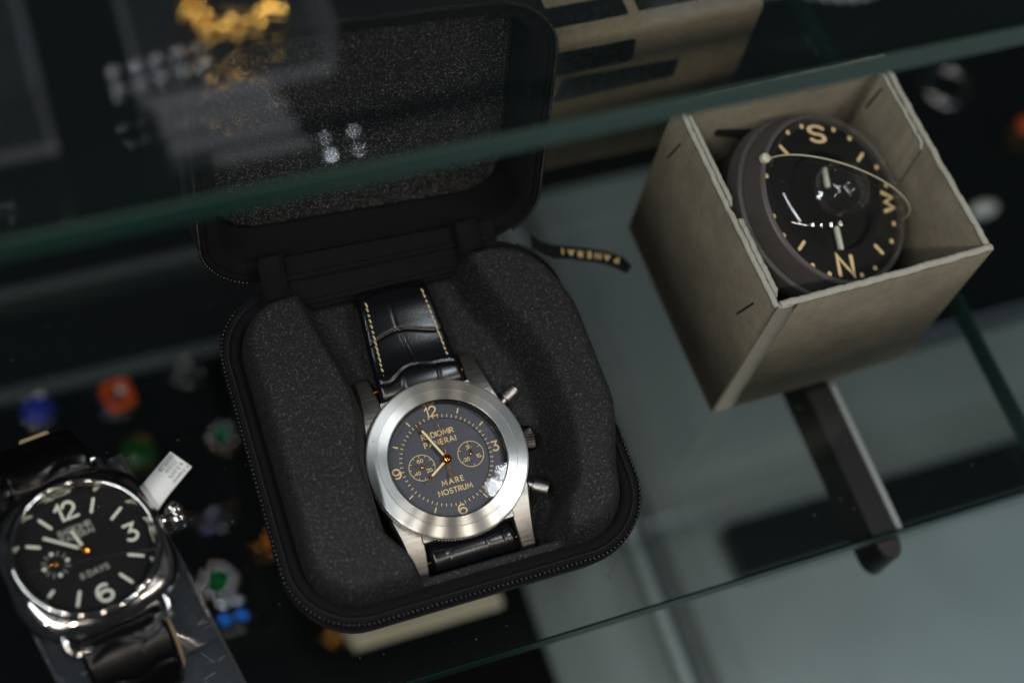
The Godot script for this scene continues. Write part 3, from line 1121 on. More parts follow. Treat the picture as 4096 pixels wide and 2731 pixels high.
# ------------------------------------------------------------------ cardboard box
func panel(t: Node3D, org: Vector3, e: Vector3, n: Vector3, w: float, h: float, th: float, seed_: int, sag := 0.0) -> void:
	var nz := FastNoiseLite.new()
	nz.seed = seed_
	nz.frequency = 0.09
	nz.fractal_octaves = 4
	var rings := []
	var rim := []
	var cnt := 60
	for i in cnt + 1:
		var u := w * i / cnt
		var top := h + 0.7 * nz.get_noise_1d(u * 1.6) + sag * sin(PI * i / cnt)
		var bow := 0.5 * sin(PI * i / cnt)
		var o := org + e * u + n * (-bow * 0.6)
		var up := Vector3.UP
		var ring := [o, o + up * (top * 0.5) - n * bow * 0.5, o + up * (top - 0.3), o + up * (top - 0.3) + n * th, o + up * (top * 0.5) + n * (th - bow * 0.5), o + n * th]
		rings.append(ring)
		var k := 0.25 * nz.get_noise_1d(u * 9.0 + 40.0)
		var k2 := 0.25 * nz.get_noise_1d(u * 8.0 + 90.0)
		rim.append([o + up * (top - 1.1) - n * 0.04, o + up * (top - 0.35 + k) - n * (0.14 + k * 0.6), o + up * (top + 0.1 + k) + n * (th * 0.3), o + up * (top + 0.05 + k2) + n * (th * 0.7), o + up * (top - 0.35 + k2) + n * (th + 0.14 + k2 * 0.6), o + up * (top - 1.0) + n * (th + 0.04)])
	var st := new_st()
	loft(st, rings, true, [], true, true)
	var flatst := st
	var wl := obj("wall", flatst, M.board, t)
	st = new_st()
	loft(st, rim, true, [], true, true)
	obj("torn_edge", st, M.board_torn, wl)

func build_box() -> void:
	var t := thing("cardboard_box", "small open grey cardboard box with stapled corners holding the black compass", "box", Vector3(119.2, 0, -27.8), "", Basis(Vector3.UP, deg_to_rad(0.98)))
	var a := 35.0
	var b := 35.3
	var h := 69.0
	panel(t, Vector3(-a + 2.0, 0.2, b), Vector3.RIGHT, Vector3.FORWARD, 2 * a - 2.0, h, 1.9, 3)
	panel(t, Vector3(-a + 2.0, 0.2, -b + 1.8), Vector3.RIGHT, Vector3.FORWARD, 2 * a - 2.2, h, 1.8, 8, 0.6)
	panel(t, Vector3(-a, 0.2, -b + 0.2), Vector3.BACK, Vector3.RIGHT, 2 * b - 0.6, h, 1.5, 5)
	panel(t, Vector3(a - 1.7, 0.2, -b + 1.9), Vector3.BACK, Vector3.RIGHT, 2 * b - 3.8, h - 0.3, 1.7, 12)
	var st := new_st()
	bx(st, Vector3(-a + 1.6, 0.25, -b + 2.0), Vector3(a - 1.8, 1.8, b - 2.0))
	obj("bottom", st, M.board, t)
	# folded-in flaps doubling the left and right walls
	for q in [[-a + 1.9, -32.0, 32.5, h - 0.8, 1.3, 1], [-a + 1.9, 5.0, 26.0, h - 0.6, 1.4, 2], [a - 3.2, -31.5, 29.0, h - 1.2, 1.1, 4]]:
		var nz := FastNoiseLite.new()
		nz.seed = q[5]
		nz.frequency = 0.12
		var rings := []
		var rim := []
		for i in 41:
			var z: float = q[1] + q[2] * i / 40.0
			var end := smoothstep(0, 2, i) * smoothstep(40, 38, i)
			var top: float = q[3] + 0.6 * nz.get_noise_1d(z * 2.0) - 2.0 * (1.0 - end)
			rings.append([Vector3(q[0], 2, z), Vector3(q[0], top, z), Vector3(q[0] + q[4], top, z), Vector3(q[0] + q[4], 2, z)])
			var k := 0.2 * nz.get_noise_1d(z * 9.0)
			rim.append([Vector3(q[0] - 0.04, top - 0.8, z), Vector3(q[0] - 0.06 - k, top + 0.1, z), Vector3(q[0] + q[4] * 0.5, top + 0.35 + k, z), Vector3(q[0] + q[4] + 0.1 + k, top + 0.05, z), Vector3(q[0] + q[4] + 0.05, top - 0.8, z)])
		st = new_st()
		loft(st, rings, true, [], true, true)
		var fo := obj("inner_flap", st, M.board, t)
		st = new_st()
		loft(st, rim, true, [], true, true)
		obj("torn_edge", st, M.board_torn, fo)
	# paper strip wrapped round the front corner
	st = new_st()
	var rr := []
	for k in 12:
		var y := lerpf(0.6, h - 0.4, k / 11.0)
		var j := 0.25 * sin(k * 2.3)
		rr.append([Vector3(-a + 7.0 + j, y, b + 0.12), Vector3(-a + 3.4, y, b + 0.35), Vector3(-a + 1.9, y, b + 0.2), Vector3(-a + 0.9, y, b - 0.5), Vector3(-a + 0.35, y, b - 1.4 + 0.2 * sin(k * 1.7)), Vector3(-a + 1.6, y, b - 1.6)])
	loft(st, rr, true, [], true, true)
	obj("corner_strip", st, M.board_torn, t, "paler worn paper strip along the front corner")
	# staples
	for q in [[-a - 0.25, 49.2, -29.0, 61.0, -26.2, 1], [-a - 0.25, 46.6, 24.6, 58.9, 27.7, 0], [a - 3.6, 53.0, -28.0, 64.6, -26.6, 1], [a - 2.1, 56.0, 31.4, 61.0, 30.8, 0]]:
		st = new_st()
		tube(st, [Vector3(q[0] + 0.6, q[1], q[2]), Vector3(q[0], q[1] + 0.3, q[2]), Vector3(q[0], q[3] - 0.3, q[4]), Vector3(q[0] + 0.6, q[3], q[4])], 0.32, 6)
		obj("staple", st, M.rust if q[5] == 1 else M.staple, t, "rusty staple" if q[5] == 1 else "")

func build_carton() -> void:
	var t := thing("carton", "pale brown carton with black strips covering its print, standing behind the case lid", "carton", Vector3(87, 0, -90.5))
	var st := new_st()
	var rings := []
	for q in [[0.2, 0.0], [66.0, 0.0], [67.9, -0.5], [68.8, -1.6], [69.0, -3.2], [69.0, -33.0], [68.0, -34.5], [0.2, -34.5]]:
		rings.append([Vector3(-46, q[0], q[1]), Vector3(-20, q[0], q[1]), Vector3(10, q[0], q[1]), Vector3(37.8, q[0], q[1])])
	var sides := []
	for k in 4:
		var r := []
		for i in rings.size():
			r.append(rings[i][k])
		sides.append(r)
	loft(st, sides, true, [], true, true)
	var body := obj("body", st, M.carton, t)
	# strips of black tape: on the front face and on the top
	var strips := [[[-38, 64.2], [-3.9, 64.0], [-2.9, 53.3], [-38, 52.6]], [[-25.4, 50.6], [14.1, 49.3], [14.4, 40.2], [-27.0, 39.2]]]
	for s in strips:
		st = new_st()
		var p := []
		for i in 4:
			var a := Vector2(s[i][0], s[i][1])
			var b := Vector2(s[(i + 1) % 4][0], s[(i + 1) % 4][1])
			for k in [0.04, 0.35, 0.65, 0.96]:
				var c := a.lerp(b, k)
				p.append(Vector2(c.x, c.y + 0.12 * sin(c.x * 0.9 + i)))
		var n := p.size()
		flat_on(st)
		var idx := Geometry2D.triangulate_polygon(PackedVector2Array(p))
		for i in range(0, idx.size(), 3):
			for k in 3:
				vert(st, Vector3(p[idx[i + k]].x, p[idx[i + k]].y, 0.18))
		for i in n:
			var k := (i + 1) % n
			quad(st, Vector3(p[i].x, p[i].y, 0.18), Vector3(p[k].x, p[k].y, 0.18), Vector3(p[k].x, p[k].y, 0.02), Vector3(p[i].x, p[i].y, 0.02))
		obj("black_strip", st, M.black_tape, t)
	for s in [[-34.0, -5.2, -12.8, -5.3], [-1.8, 30.0, -13.5, -5.8]]:
		st = new_st()
		plate(st, [Vector2(s[0], s[2]), Vector2(s[1] - 0.5, s[2]), Vector2(s[1], s[2] + 1.0), Vector2(s[1], s[3] - 1.0), Vector2(s[1] - 0.5, s[3]), Vector2(s[0], s[3])], 69.03, 69.2)
		obj("black_strip", st, M.black_tape, t)

# ------------------------------------------------------------------ compass
func build_compass() -> void:
	var t := thing("wrist_compass", "large black wrist compass with domed glass and cream letters tilted inside the cardboard box", "compass", Vector3(124.0, 55.5, -26.9), "", euler_tilt(-17.0, 14.2, -5.8))
	var st := new_st()
	lathe(st, [[25.4, -1.2], [25.4, 0.7], [25.7, 0.95], [26.7, 0.8], [27.1, 0.25]], 120, [1, 2, 3])
	obj("bezel_flange", st, M.anodised, t)
	st = new_st()
	lathe_ax(st, [[27.1, 0.2], [27.4, -0.3], [28.6, -5.8], [28.3, -6.1]], Vector3.ZERO, Vector3.UP, 720, [1, 2], 180, 0.42, [1, 2])
	obj("knurled_ring", st, M.anodised, t)
	st = new_st()
	lathe(st, [[28.0, -6.0], [28.0, -6.4], [29.3, -6.5], [29.7, -6.9], [30.2, -11.6], [29.7, -12.2], [28.0, -12.4]], 120, [1, 2, 3, 4, 5])
	obj("lower_ring", st, M.anodised, t)
	st = new_st()
	lathe(st, [[28.0, -12.3], [29.6, -12.8], [30.2, -14.0], [30.2, -15.2], [29.4, -15.8], [29.0, -17.0], [27.6, -29.0], [24.0, -32.0], [0.1, -32.2]], 96, [3, 4])
	obj("housing", st, M.rubber, t)
	st = new_st()
	bx(st, Vector3(-0.35, -11.8, 29.5), Vector3(0.35, -6.7, 30.15))
	var mk := obj("index_notch", st, M.ink, t)
	mk.transform = Transform3D(Basis(Vector3.UP, deg_to_rad(-62)), Vector3.ZERO)
	# card
	var card := Node3D.new()
	card.name = "card"
	t.add_child(card)
	card.set_meta("label", "black compass card with cream letters and marks")
	st = new_st()
	lathe(st, [[25.6, -1.1], [15.5, -0.9], [14.5, -2.6], [9.0, -3.0], [0.1, -3.2]], 96, [1, 2])
	obj("card_disc", st, M.card_black, card)
	for q in [["N", Vector3.RIGHT * 1.2, Vector3.FORWARD, Vector3(0.4, -0.85, 20.4), 6.0], ["S", Vector3.LEFT * 1.9, Vector3.BACK, Vector3(-0.9, -0.85, -21.0), 5.0], ["W", Vector3.FORWARD * 1.5, Vector3.LEFT, Vector3(22.4, -0.85, -0.6), 4.0]]:
		st = new_st()
		word(st, q[0], q[4], 0.2, 1.15 if q[0] == "N" else 0.85, q[3], q[1], q[2], 0.12)
		obj("letter", st, M.lume_tan, card)
	for k in 24:
		if k % 6 == 0:
			continue
		st = new_st()
		if k % 3 == 0:
			baton(st, 18.8, 23.0, 1.05, k * 15.0, -0.9, Vector3.ZERO, 0.12)
		else:
			lathe(st, [[0.78, 0.0], [0.75, 0.12], [0.01, 0.14]], 14, [1], ring_at(23.9, k * 15.0) + Vector3(0, -1.0, 0))
		obj("mark", st, M.lume_tan, card)
	for q in [[8.0, 15.4, 178.0], [4.2, 10.6, 0.0]]:
		st = new_st()
		baton(st, q[0], q[1], 1.3, q[2], -1.9, Vector3.ZERO, 0.9)
		obj("bar", st, M.lume_pale, card)
	# clear bubble, glass dome and sighting wire
	st = new_st()
	ball(st, Vector3(0, 4.2, -1.5), Vector3(8.4, 7.4, 8.4), 40, 24)
	obj("bubble", st, M.crystal, t)
	st = new_st()
	var prof := []
	for k in 21:
		var a := deg_to_rad(90.0 * k / 20.0)
		prof.append([maxf(25.3 * sin(a), 0.02), -0.6 + 13.5 * cos(a)])
	lathe(st, prof, 96)
	obj("glass_dome", st, M.crystal, t)
	st = new_st()
	var pts := []
	for k in 33:
		var f := k / 32.0
		var a := PI * f
		var flat_ := Vector3(-23.0, 0, -10.5).lerp(Vector3(25.0, 0, 5.5), 0.5 - 0.5 * cos(a))
		pts.append(flat_ + Vector3(0, 0.9 + 13.6 * sin(a), 0))
	tube(st, pts, 0.27, 6)
	obj("sighting_wire", st, M.wire, t)
	st = new_st()
	lathe(st, [[1.5, 0.6], [1.5, 1.9], [1.2, 2.3], [0.02, 2.4]], 20, [1], Vector3(-24.4, 0, -10.6))
	obj("bead", st, M.plastic_white, t)
	# webbing strap tucked beside the housing
	st = new_st()
	bx(st, Vector3(-24, -20, -32.0), Vector3(-10, -18, -26.5), 0.5)
	obj("strap_webbing", st, M.cloth, t)

# ------------------------------------------------------------------ cushion-cased watch on its stand
func superell(half: float, e: float, y: float, n := 96) -> Array:
	var r := []
	for j in n:
		var t := TAU * j / n
		var c := cos(t)
		var s := sin(t)
		var q := pow(pow(absf(c), e) + pow(absf(s), e), -1.0 / e)
		r.append(Vector3(c * q * half, y, s * q * half))
	return r

func build_cushion_watch() -> void:
	var t := thing("cushion_watch", "polished steel cushion watch with black dial and glossy black strap on a clear stand", "watch", Vector3(-103.2, 50.4, 16.6), "", euler_tilt(-6.6, 1.4, 11.2))
	var st := new_st()
	loft(st, [superell(15.5, 2.4, -9.4), superell(18.8, 3.0, -8.2), superell(20.2, 3.3, -5.6), superell(20.35, 3.4, -3.8), superell(19.9, 3.2, -1.9), superell(19.2, 2.9, -0.6), superell(18.4, 2.5, 0.3), superell(17.9, 2.1, 0.6)])
	obj("case_body", st, M.polished, t, "polished cushion-shaped steel body")
	st = new_st()
	lathe(st, [[17.6, 0.4], [18.35, 0.8], [18.6, 1.5], [18.3, 2.3], [17.6, 2.85], [16.95, 2.95], [16.6, 2.7]], 120)
	obj("bezel", st, M.steel, t)
	st = new_st()
	lathe(st, [[16.62, 2.7], [16.5, 2.3], [16.35, 1.8], [15.6, 0.2], [15.3, -1.9]], 120, [1, 2])
	obj("rehaut", st, M.steel, t)
	st = new_st()
	var prof := []
	for k in 9:
		var f := k / 8.0
		prof.append([maxf(16.55 * f, 0.02), 3.3 - 0.6 * f * f])
	lathe(st, prof, 96)
	obj("crystal", st, M.crystal, t)
	var dial := Node3D.new()
	dial.name = "dial"
	t.add_child(dial)
	dial.set_meta("label", "black dial with pale numerals and a small seconds counter")
	st = new_st()
	disc(st, 15.5, -1.95, 96)
	obj("dial_disc", st, M.dial_black, dial)
	for h in 12:
		st = new_st()
		var nm := "hour_marker"
		match h:
			0: word(st, "12", 4.3, 0.18, 0.72, Vector3(-0.3, -1.95, -11.7)); nm = "numeral"
			3: word(st, "3", 4.2, 0.2, 0.72, Vector3(11.8, -1.95, 0)); nm = "numeral"
			6: word(st, "6", 4.2, 0.2, 0.72, Vector3(0, -1.95, 11.7)); nm = "numeral"
			9: baton(st, 13.4, 14.8, 0.6, 270, -1.95)
			8, 10: baton(st, 10.6 if h == 10 else 12.0, 14.2, 0.72, h * 30.0, -1.95)
			_: baton(st, 10.0, 14.2, 0.72, h * 30.0, -1.95)
		if h != 9:
			obj(nm, st, M.lume_pale, dial)
	for w in [["RADIOMIR", 1.35, 0.16, -6.6], ["PANERAI", 1.35, 0.3, -4.75], ["8", 1.35, 0.2, 5.6], ["DAYS", 1.35, 0.3, 5.6]]:
		st = new_st()
		word(st, w[0], w[1], w[2], 0.3, Vector3(-0.1 if w[3] < 0 else (-3.1 if w[0] == "8" else 0.9), -1.95, w[3]))
		obj("lettering", st, M.lume_grey, dial)
	var c := Vector3(-7.6, -1.95, 0.2)
	for k in 12:
		st = new_st()
		if k % 3 == 0:
			lathe(st, [[0.52, 0.0], [0.5, 0.07], [0.01, 0.08]], 14, [1], c + ring_at(2.9, k * 30.0))
		else:
			baton(st, 2.2, 3.5, 0.26, k * 30.0, 0, c)
		obj("seconds_mark", st, M.lume_pale if k % 3 == 0 else M.lume_grey, dial)
	st = new_st()
	tube(st, [c + Vector3(0, 0.4, 0), c + Vector3(0, 0.4, 0) + ring_at(2.9, 285.0)], [0.22, 0.08], 5)
	lathe(st, [[0.4, 0], [0.4, 0.5], [0.02, 0.6]], 12, [1], c)
	obj("seconds_hand", st, M.gold, dial)
	for q in [["hour_hand", 349.0, 0.7, 6.4, 0.95, -1.2], ["minute_hand", 311.0, 0.9, 10.7, 0.9, -0.8]]:
		var hd := Node3D.new()
		hd.name = q[0]
		t.add_child(hd)
		hd.transform = Transform3D(Basis(Vector3.UP, -deg_to_rad(q[1])), Vector3.ZERO)
		var w: float = q[4] / 2
		st = new_st()
		plate(st, [Vector2(-w, -q[2]), Vector2(-w, -q[3]), Vector2(w, -q[3]), Vector2(w, -q[2])], q[5], q[5] + 0.15)
		obj("blade", st, M.gold, hd)
		st = new_st()
		w -= 0.1
		plate(st, [Vector2(-w, -q[2] - 0.8), Vector2(-w, -q[3] + 0.15), Vector2(w, -q[3] + 0.15), Vector2(w, -q[2] - 0.8)], q[5] + 0.16, q[5] + 0.24)
		obj("inlay", st, M.lume_pale, hd)
	st = new_st()
	lathe(st, [[1.15, -1.9], [1.15, -0.5], [0.9, -0.3], [0.5, -0.2], [0.02, -0.1]], 24, [1, 2])
	obj("hand_hub", st, M.gold, t)
	# onion crown
	st = new_st()
	lathe_ax(st, [[1.3, 18.5], [1.3, 21.0], [1.7, 21.3], [3.0, 22.3], [3.7, 23.8], [3.6, 25.0], [2.8, 25.8], [0.02, 26.1]], Vector3(0, -3.6, 0), Vector3.RIGHT, 96, [1], 12, 0.55, [3, 4, 5])
	obj("crown", st, M.steel, t)
	# wire lugs
	for s in [-1.0, 1.0]:
		st = new_st()
		tube(st, [Vector3(-12.6, -2.6, 14.5 * s), Vector3(-12.8, -3.0, 18.4 * s), Vector3(-12.7, -3.6, 21.4 * s), Vector3(-11.6, -4.0, 22.6 * s), Vector3(0, -4.2, 22.9 * s), Vector3(11.6, -4.0, 22.6 * s), Vector3(12.7, -3.6, 21.4 * s), Vector3(12.8, -3.0, 18.4 * s), Vector3(12.6, -2.6, 14.5 * s)], 1.35, 10)
		obj("wire_lug", st, M.steel, t)
	# straps
	var groove := func(s: float, x: float) -> float:
		var g := 0.0
		for l in [6.0 + 0.8 * sin(x * 0.4), 13.5 + 0.7 * cos(x * 0.5)]:
			g += 0.35 * exp(-pow((s - l) / 0.5, 2.0))
		return g + 0.2 * exp(-pow((x - 3.0 - sin(s * 0.4)) / 0.35, 2.0))
	st = new_st()
	band(st, [Vector2(-20.6, -9), Vector2(-20.9, -6.5), Vector2(-22.4, -4.6), Vector2(-25.2, -4.4), Vector2(-28.0, -6.0), Vector2(-29.6, -9.5), Vector2(-30, -15), Vector2(-29.5, -24)], 21.8, 21.2, 2.6, groove, 0.5, 40, 0.5)
	obj("strap_top", st, M.leather_gloss, t)
	st = new_st()
	band(st, [Vector2(-27.5, -11), Vector2(-30.5, -9.6), Vector2(-33.2, -10.4), Vector2(-34.6, -13.2), Vector2(-34.8, -18), Vector2(-33.5, -30)], 21.2, 20.0, 2.2, func(s: float, x: float) -> float: return 0.0, 0.4, 30, 0.6)
	obj("strap_tail", st, M.leather_gloss, t)
	st = new_st()
	bx(st, Vector3(-2.5, -14.0, -38.6), Vector3(5.5, -12.4, -33.0), 0.6)
	obj("strap_lining", st, M.lining, t, "beige suede lining showing at the strap end")
	st = new_st()
	band(st, [Vector2(20.6, -9), Vector2(21.0, -6.8), Vector2(22.8, -5.6), Vector2(26.0, -6.2), Vector2(30.5, -8.4), Vector2(33.6, -11.4), Vector2(34.6, -15.5), Vector2(33.0, -20), Vector2(28, -24)], 21.8, 21.4, 2.6, groove, 0.5, 40, 0.5)
	obj("strap_bottom", st, M.leather_gloss, t)
	st = new_st()
	band(st, [Vector2(22.0, -9.2), Vector2(26.0, -8.6), Vector2(30.0, -10.9), Vector2(32.4, -14.0), Vector2(32.6, -17.0)], 21.6, 21.2, 1.4, func(s: float, x: float) -> float: return 0.0, 0.0, 12, 0.8)
	var lg := obj("strap_lining", st, M.lining, t, "beige suede underside of the strap")
	lg.position.x = 0.0014

func build_stand() -> void:
	var t := thing("watch_stand", "scratched clear acrylic stand under the cushion watch", "stand", Vector3(-103.2, 0, 16.6), "", Basis(Vector3.UP, deg_to_rad(14.0)))
	var st := new_st()
	bx(st, Vector3(-19, 0.2, -30), Vector3(21, 4.0, 62), 0.4)
	obj("base_plate", st, M.acrylic, t)
	st = new_st()
	var rings := []
	for q in [[-26.0, 33.0], [-12.0, 37.0], [14.0, 36.5], [30.0, 29.0], [46.0, 21.5], [49.5, 18.5], [50.5, 14.0]]:
		rings.append([Vector3(-20, q[1] - 3.2, q[0]), Vector3(-20, q[1], q[0]), Vector3(19, q[1], q[0]), Vector3(19, q[1] - 3.2, q[0])])
	flat_on(st)
	loft(st, rings, true, [1, 2, 3, 4, 5], true, true)
	obj("sloping_plate", st, M.acrylic_worn, t)
	for sx in [-20.3, 19.1]:
		st = new_st()
		var rr := []
		for q in [[-26.0, 33.0], [-12.0, 37.0], [14.0, 36.5], [30.0, 29.0], [46.0, 21.5], [49.5, 18.5]]:
			rr.append([Vector3(sx, q[1] - 3.2, q[0]), Vector3(sx, q[1] + 0.05, q[0]), Vector3(sx + 1.0, q[1] + 0.05, q[0]), Vector3(sx + 1.0, q[1] - 3.2, q[0])])
		loft(st, rr, true, [1, 2, 3, 4, 5], true, true)
		obj("polished_edge", st, M.acrylic_edge, t)
	for k in 3:
		st = new_st()
		bx(st, Vector3(4, 15.0 - 3.4 * k, 44.5 + 1.6 * k), Vector3(21, 17.6 - 3.4 * k, 49.5 + 1.6 * k), 0.5)
		obj("step", st, M.acrylic_edge, t)
	for sx in [-19.0, 18.0]:
		st = new_st()
		bx(st, Vector3(sx - 0.8, 4.1, -24), Vector3(sx + 0.8, 32, -18), 0.4)
		obj("leg", st, M.acrylic_edge, t)
	st = new_st()
	var r := RandomNumberGenerator.new()
	r.seed = 12
	for k in 46:
		var x := r.randf_range(-18, 17)
		var z := r.randf_range(22, 45)
		var y := (36.5 - (z - 14.0) / 16.0 * 7.5 if z < 30 else 29.0 - (z - 30.0) / 16.0 * 7.5) + 0.04
		var a := r.randf_range(-0.3, 0.5) + (1.4 if k % 7 == 0 else 0.0)
		var l := r.randf_range(0.4, 3.6) * (3.0 if k % 15 == 0 else 1.0)
		var d := Vector3(cos(a), -0.47 * sin(a), sin(a)) * l
		tube(st, [Vector3(x, y, z), Vector3(x, y, z) + d], r.randf_range(0.015, 0.05), 3)
	var so := obj("scratches", st, M.scratch, t)
	so.set_meta("kind", "stuff")

func build_tag() -> void:
	var t := thing("price_tag", "small curled white paper tag with four printed lines beside the crown of the cushion watch", "tag", Vector3(-80.2, 46.0, 1.6))
	var e := Vector3(-0.80, -0.12, 0.59).normalized()   # reading direction
	var f := Vector3(0.50, 0.10, 0.80)                  # towards the first line
	f = (f - e * f.dot(e)).normalized()
	var nrm := e.cross(f).normalized()
	if nrm.y < 0:
		nrm = -nrm
	var st := new_st()
	var rings := []
	for i in 17:
		var q := lerpf(-5.6, 9.5, i / 16.0)
		var c := e * q - nrm * (0.035 * pow(maxf(q - 2.5, 0.0), 2.0))
		rings.append([c - f * 3.7, c - f * 3.7 + nrm * 0.14, c + f * 3.7 + nrm * 0.14, c + f * 3.7])
	loft(st, rings, true, [], true, true)
	obj("paper", st, M.paper, t)
	var font := SystemFont.new()
	font.font_names = PackedStringArray(["Droid Serif"])
	var lines := ["P. Panerai", "8 DAYS", "CCDD", "GOTLIB"]
	for k in 4:
		var tm := TextMesh.new()
		tm.text = lines[k]
		tm.font = font
		tm.font_size = 32
		tm.pixel_size = 0.0001
		tm.depth = 0.0001
		tm.curve_step = 3.0
		tm.horizontal_alignment = HORIZONTAL_ALIGNMENT_CENTER
		tm.material = M.ink
		var o := MeshInstance3D.new()
		o.name = "printed_line"
		o.mesh = tm
		t.add_child(o, true)
		o.transform = Transform3D(Basis(e, f, e.cross(f)) * (0.36 if k == 0 else 0.46), (e * -2.5 + f * (2.6 - 1.7 * k) + nrm * 0.2) * S)

func build_dust() -> void:
	var r := RandomNumberGenerator.new()
	r.seed = 33
	var st := new_st()
	for k in 260:
		var x := r.randf_range(-120, 175)
		var z := r.randf_range(-85, 58)
		var q := r.randf_range(0.03, 0.13)
		if k % 9 == 0:
			var a := r.randf_range(0, TAU)
			var d := Vector3(cos(a), 0, sin(a)) * r.randf_range(0.4, 1.6)
			tube(st, [Vector3(x, 0.06, z), Vector3(x, 0.12, z) + d * 0.5 + Vector3(d.z, 0, -d.x) * 0.15, Vector3(x, 0.06, z) + d], 0.03, 3)
		else:
			ball(st, Vector3(x, q * 0.7, z), Vector3(q, q * 0.6, q * r.randf_range(0.6, 1.5)), 5, 3)
	var o := obj("dust", st, M.paper)
	o.set_meta("label", "fine pale dust and lint scattered over the glass shelf")
	o.set_meta("category", "dust")
	o.set_meta("kind", "stuff")
	st = new_st()
	var pts := []
	for k in 14:
		var f := k / 13.0
		pts.append(Vector3(33.0 + 5.0 * f + 0.8 * sin(f * 9.0), 0.5 + 0.6 * sin(f * 7.0), 47.0 + 2.4 * sin(f * 5.0)))
	tube(st, pts, 0.06, 4)
	var h := obj("lint_hair", st, M.thread_dark)
	tag(h, "short dark hair lying on the glass at the rounded corner of the case", "hair")

# ------------------------------------------------------------------ jewellery
func ring_base(t: Node3D, m: Material, turn := 0.0) -> void:
	var st := new_st()
	var pts := []
	for k in 28:
		var a := TAU * k / 28.0
		pts.append(Vector3(cos(a) * 9.0 * cos(turn), 9.6 + sin(a) * 9.0, cos(a) * 9.0 * sin(turn)))
	tube(st, pts, 1.0, 8, true)
	obj("band", st, m, t)

func stones(t: Node3D, n: int, r: float, y: float, size: float, m: Material, rx := 1.0) -> void:
	for k in n:
		var a := TAU * k / n
		var st := new_st()
		ball(st, Vector3(cos(a) * r * rx, y, sin(a) * r), Vector3(size, size * 0.7, size), 7, 4, true)
		obj("small_stone", st, m, t)

func cab(t: Node3D, r: Vector3, y: float, m: Material, facet := false) -> void:
	var st := new_st()
	ball(st, Vector3(0, y, 0), r, 10 if facet else 24, 6 if facet else 12, facet)
	obj("stone", st, m, t)

func bezel_cup(t: Node3D, r: float, y: float, m: Material, rx := 1.0) -> void:
	var st := new_st()
	var rings := []
	for q in [[r - 0.6, y - 3.0], [r, y - 1.0], [r + 0.5, y + 0.2], [r - 0.2, y + 0.7], [r - 0.7, y]]:
		var ring := []
		for j in 28:
			var a := TAU * j / 28
			ring.append(Vector3(cos(a) * q[0] * rx, q[1], sin(a) * q[0]))
		rings.append(ring)
	loft(st, rings)
	obj("setting", st, m, t)

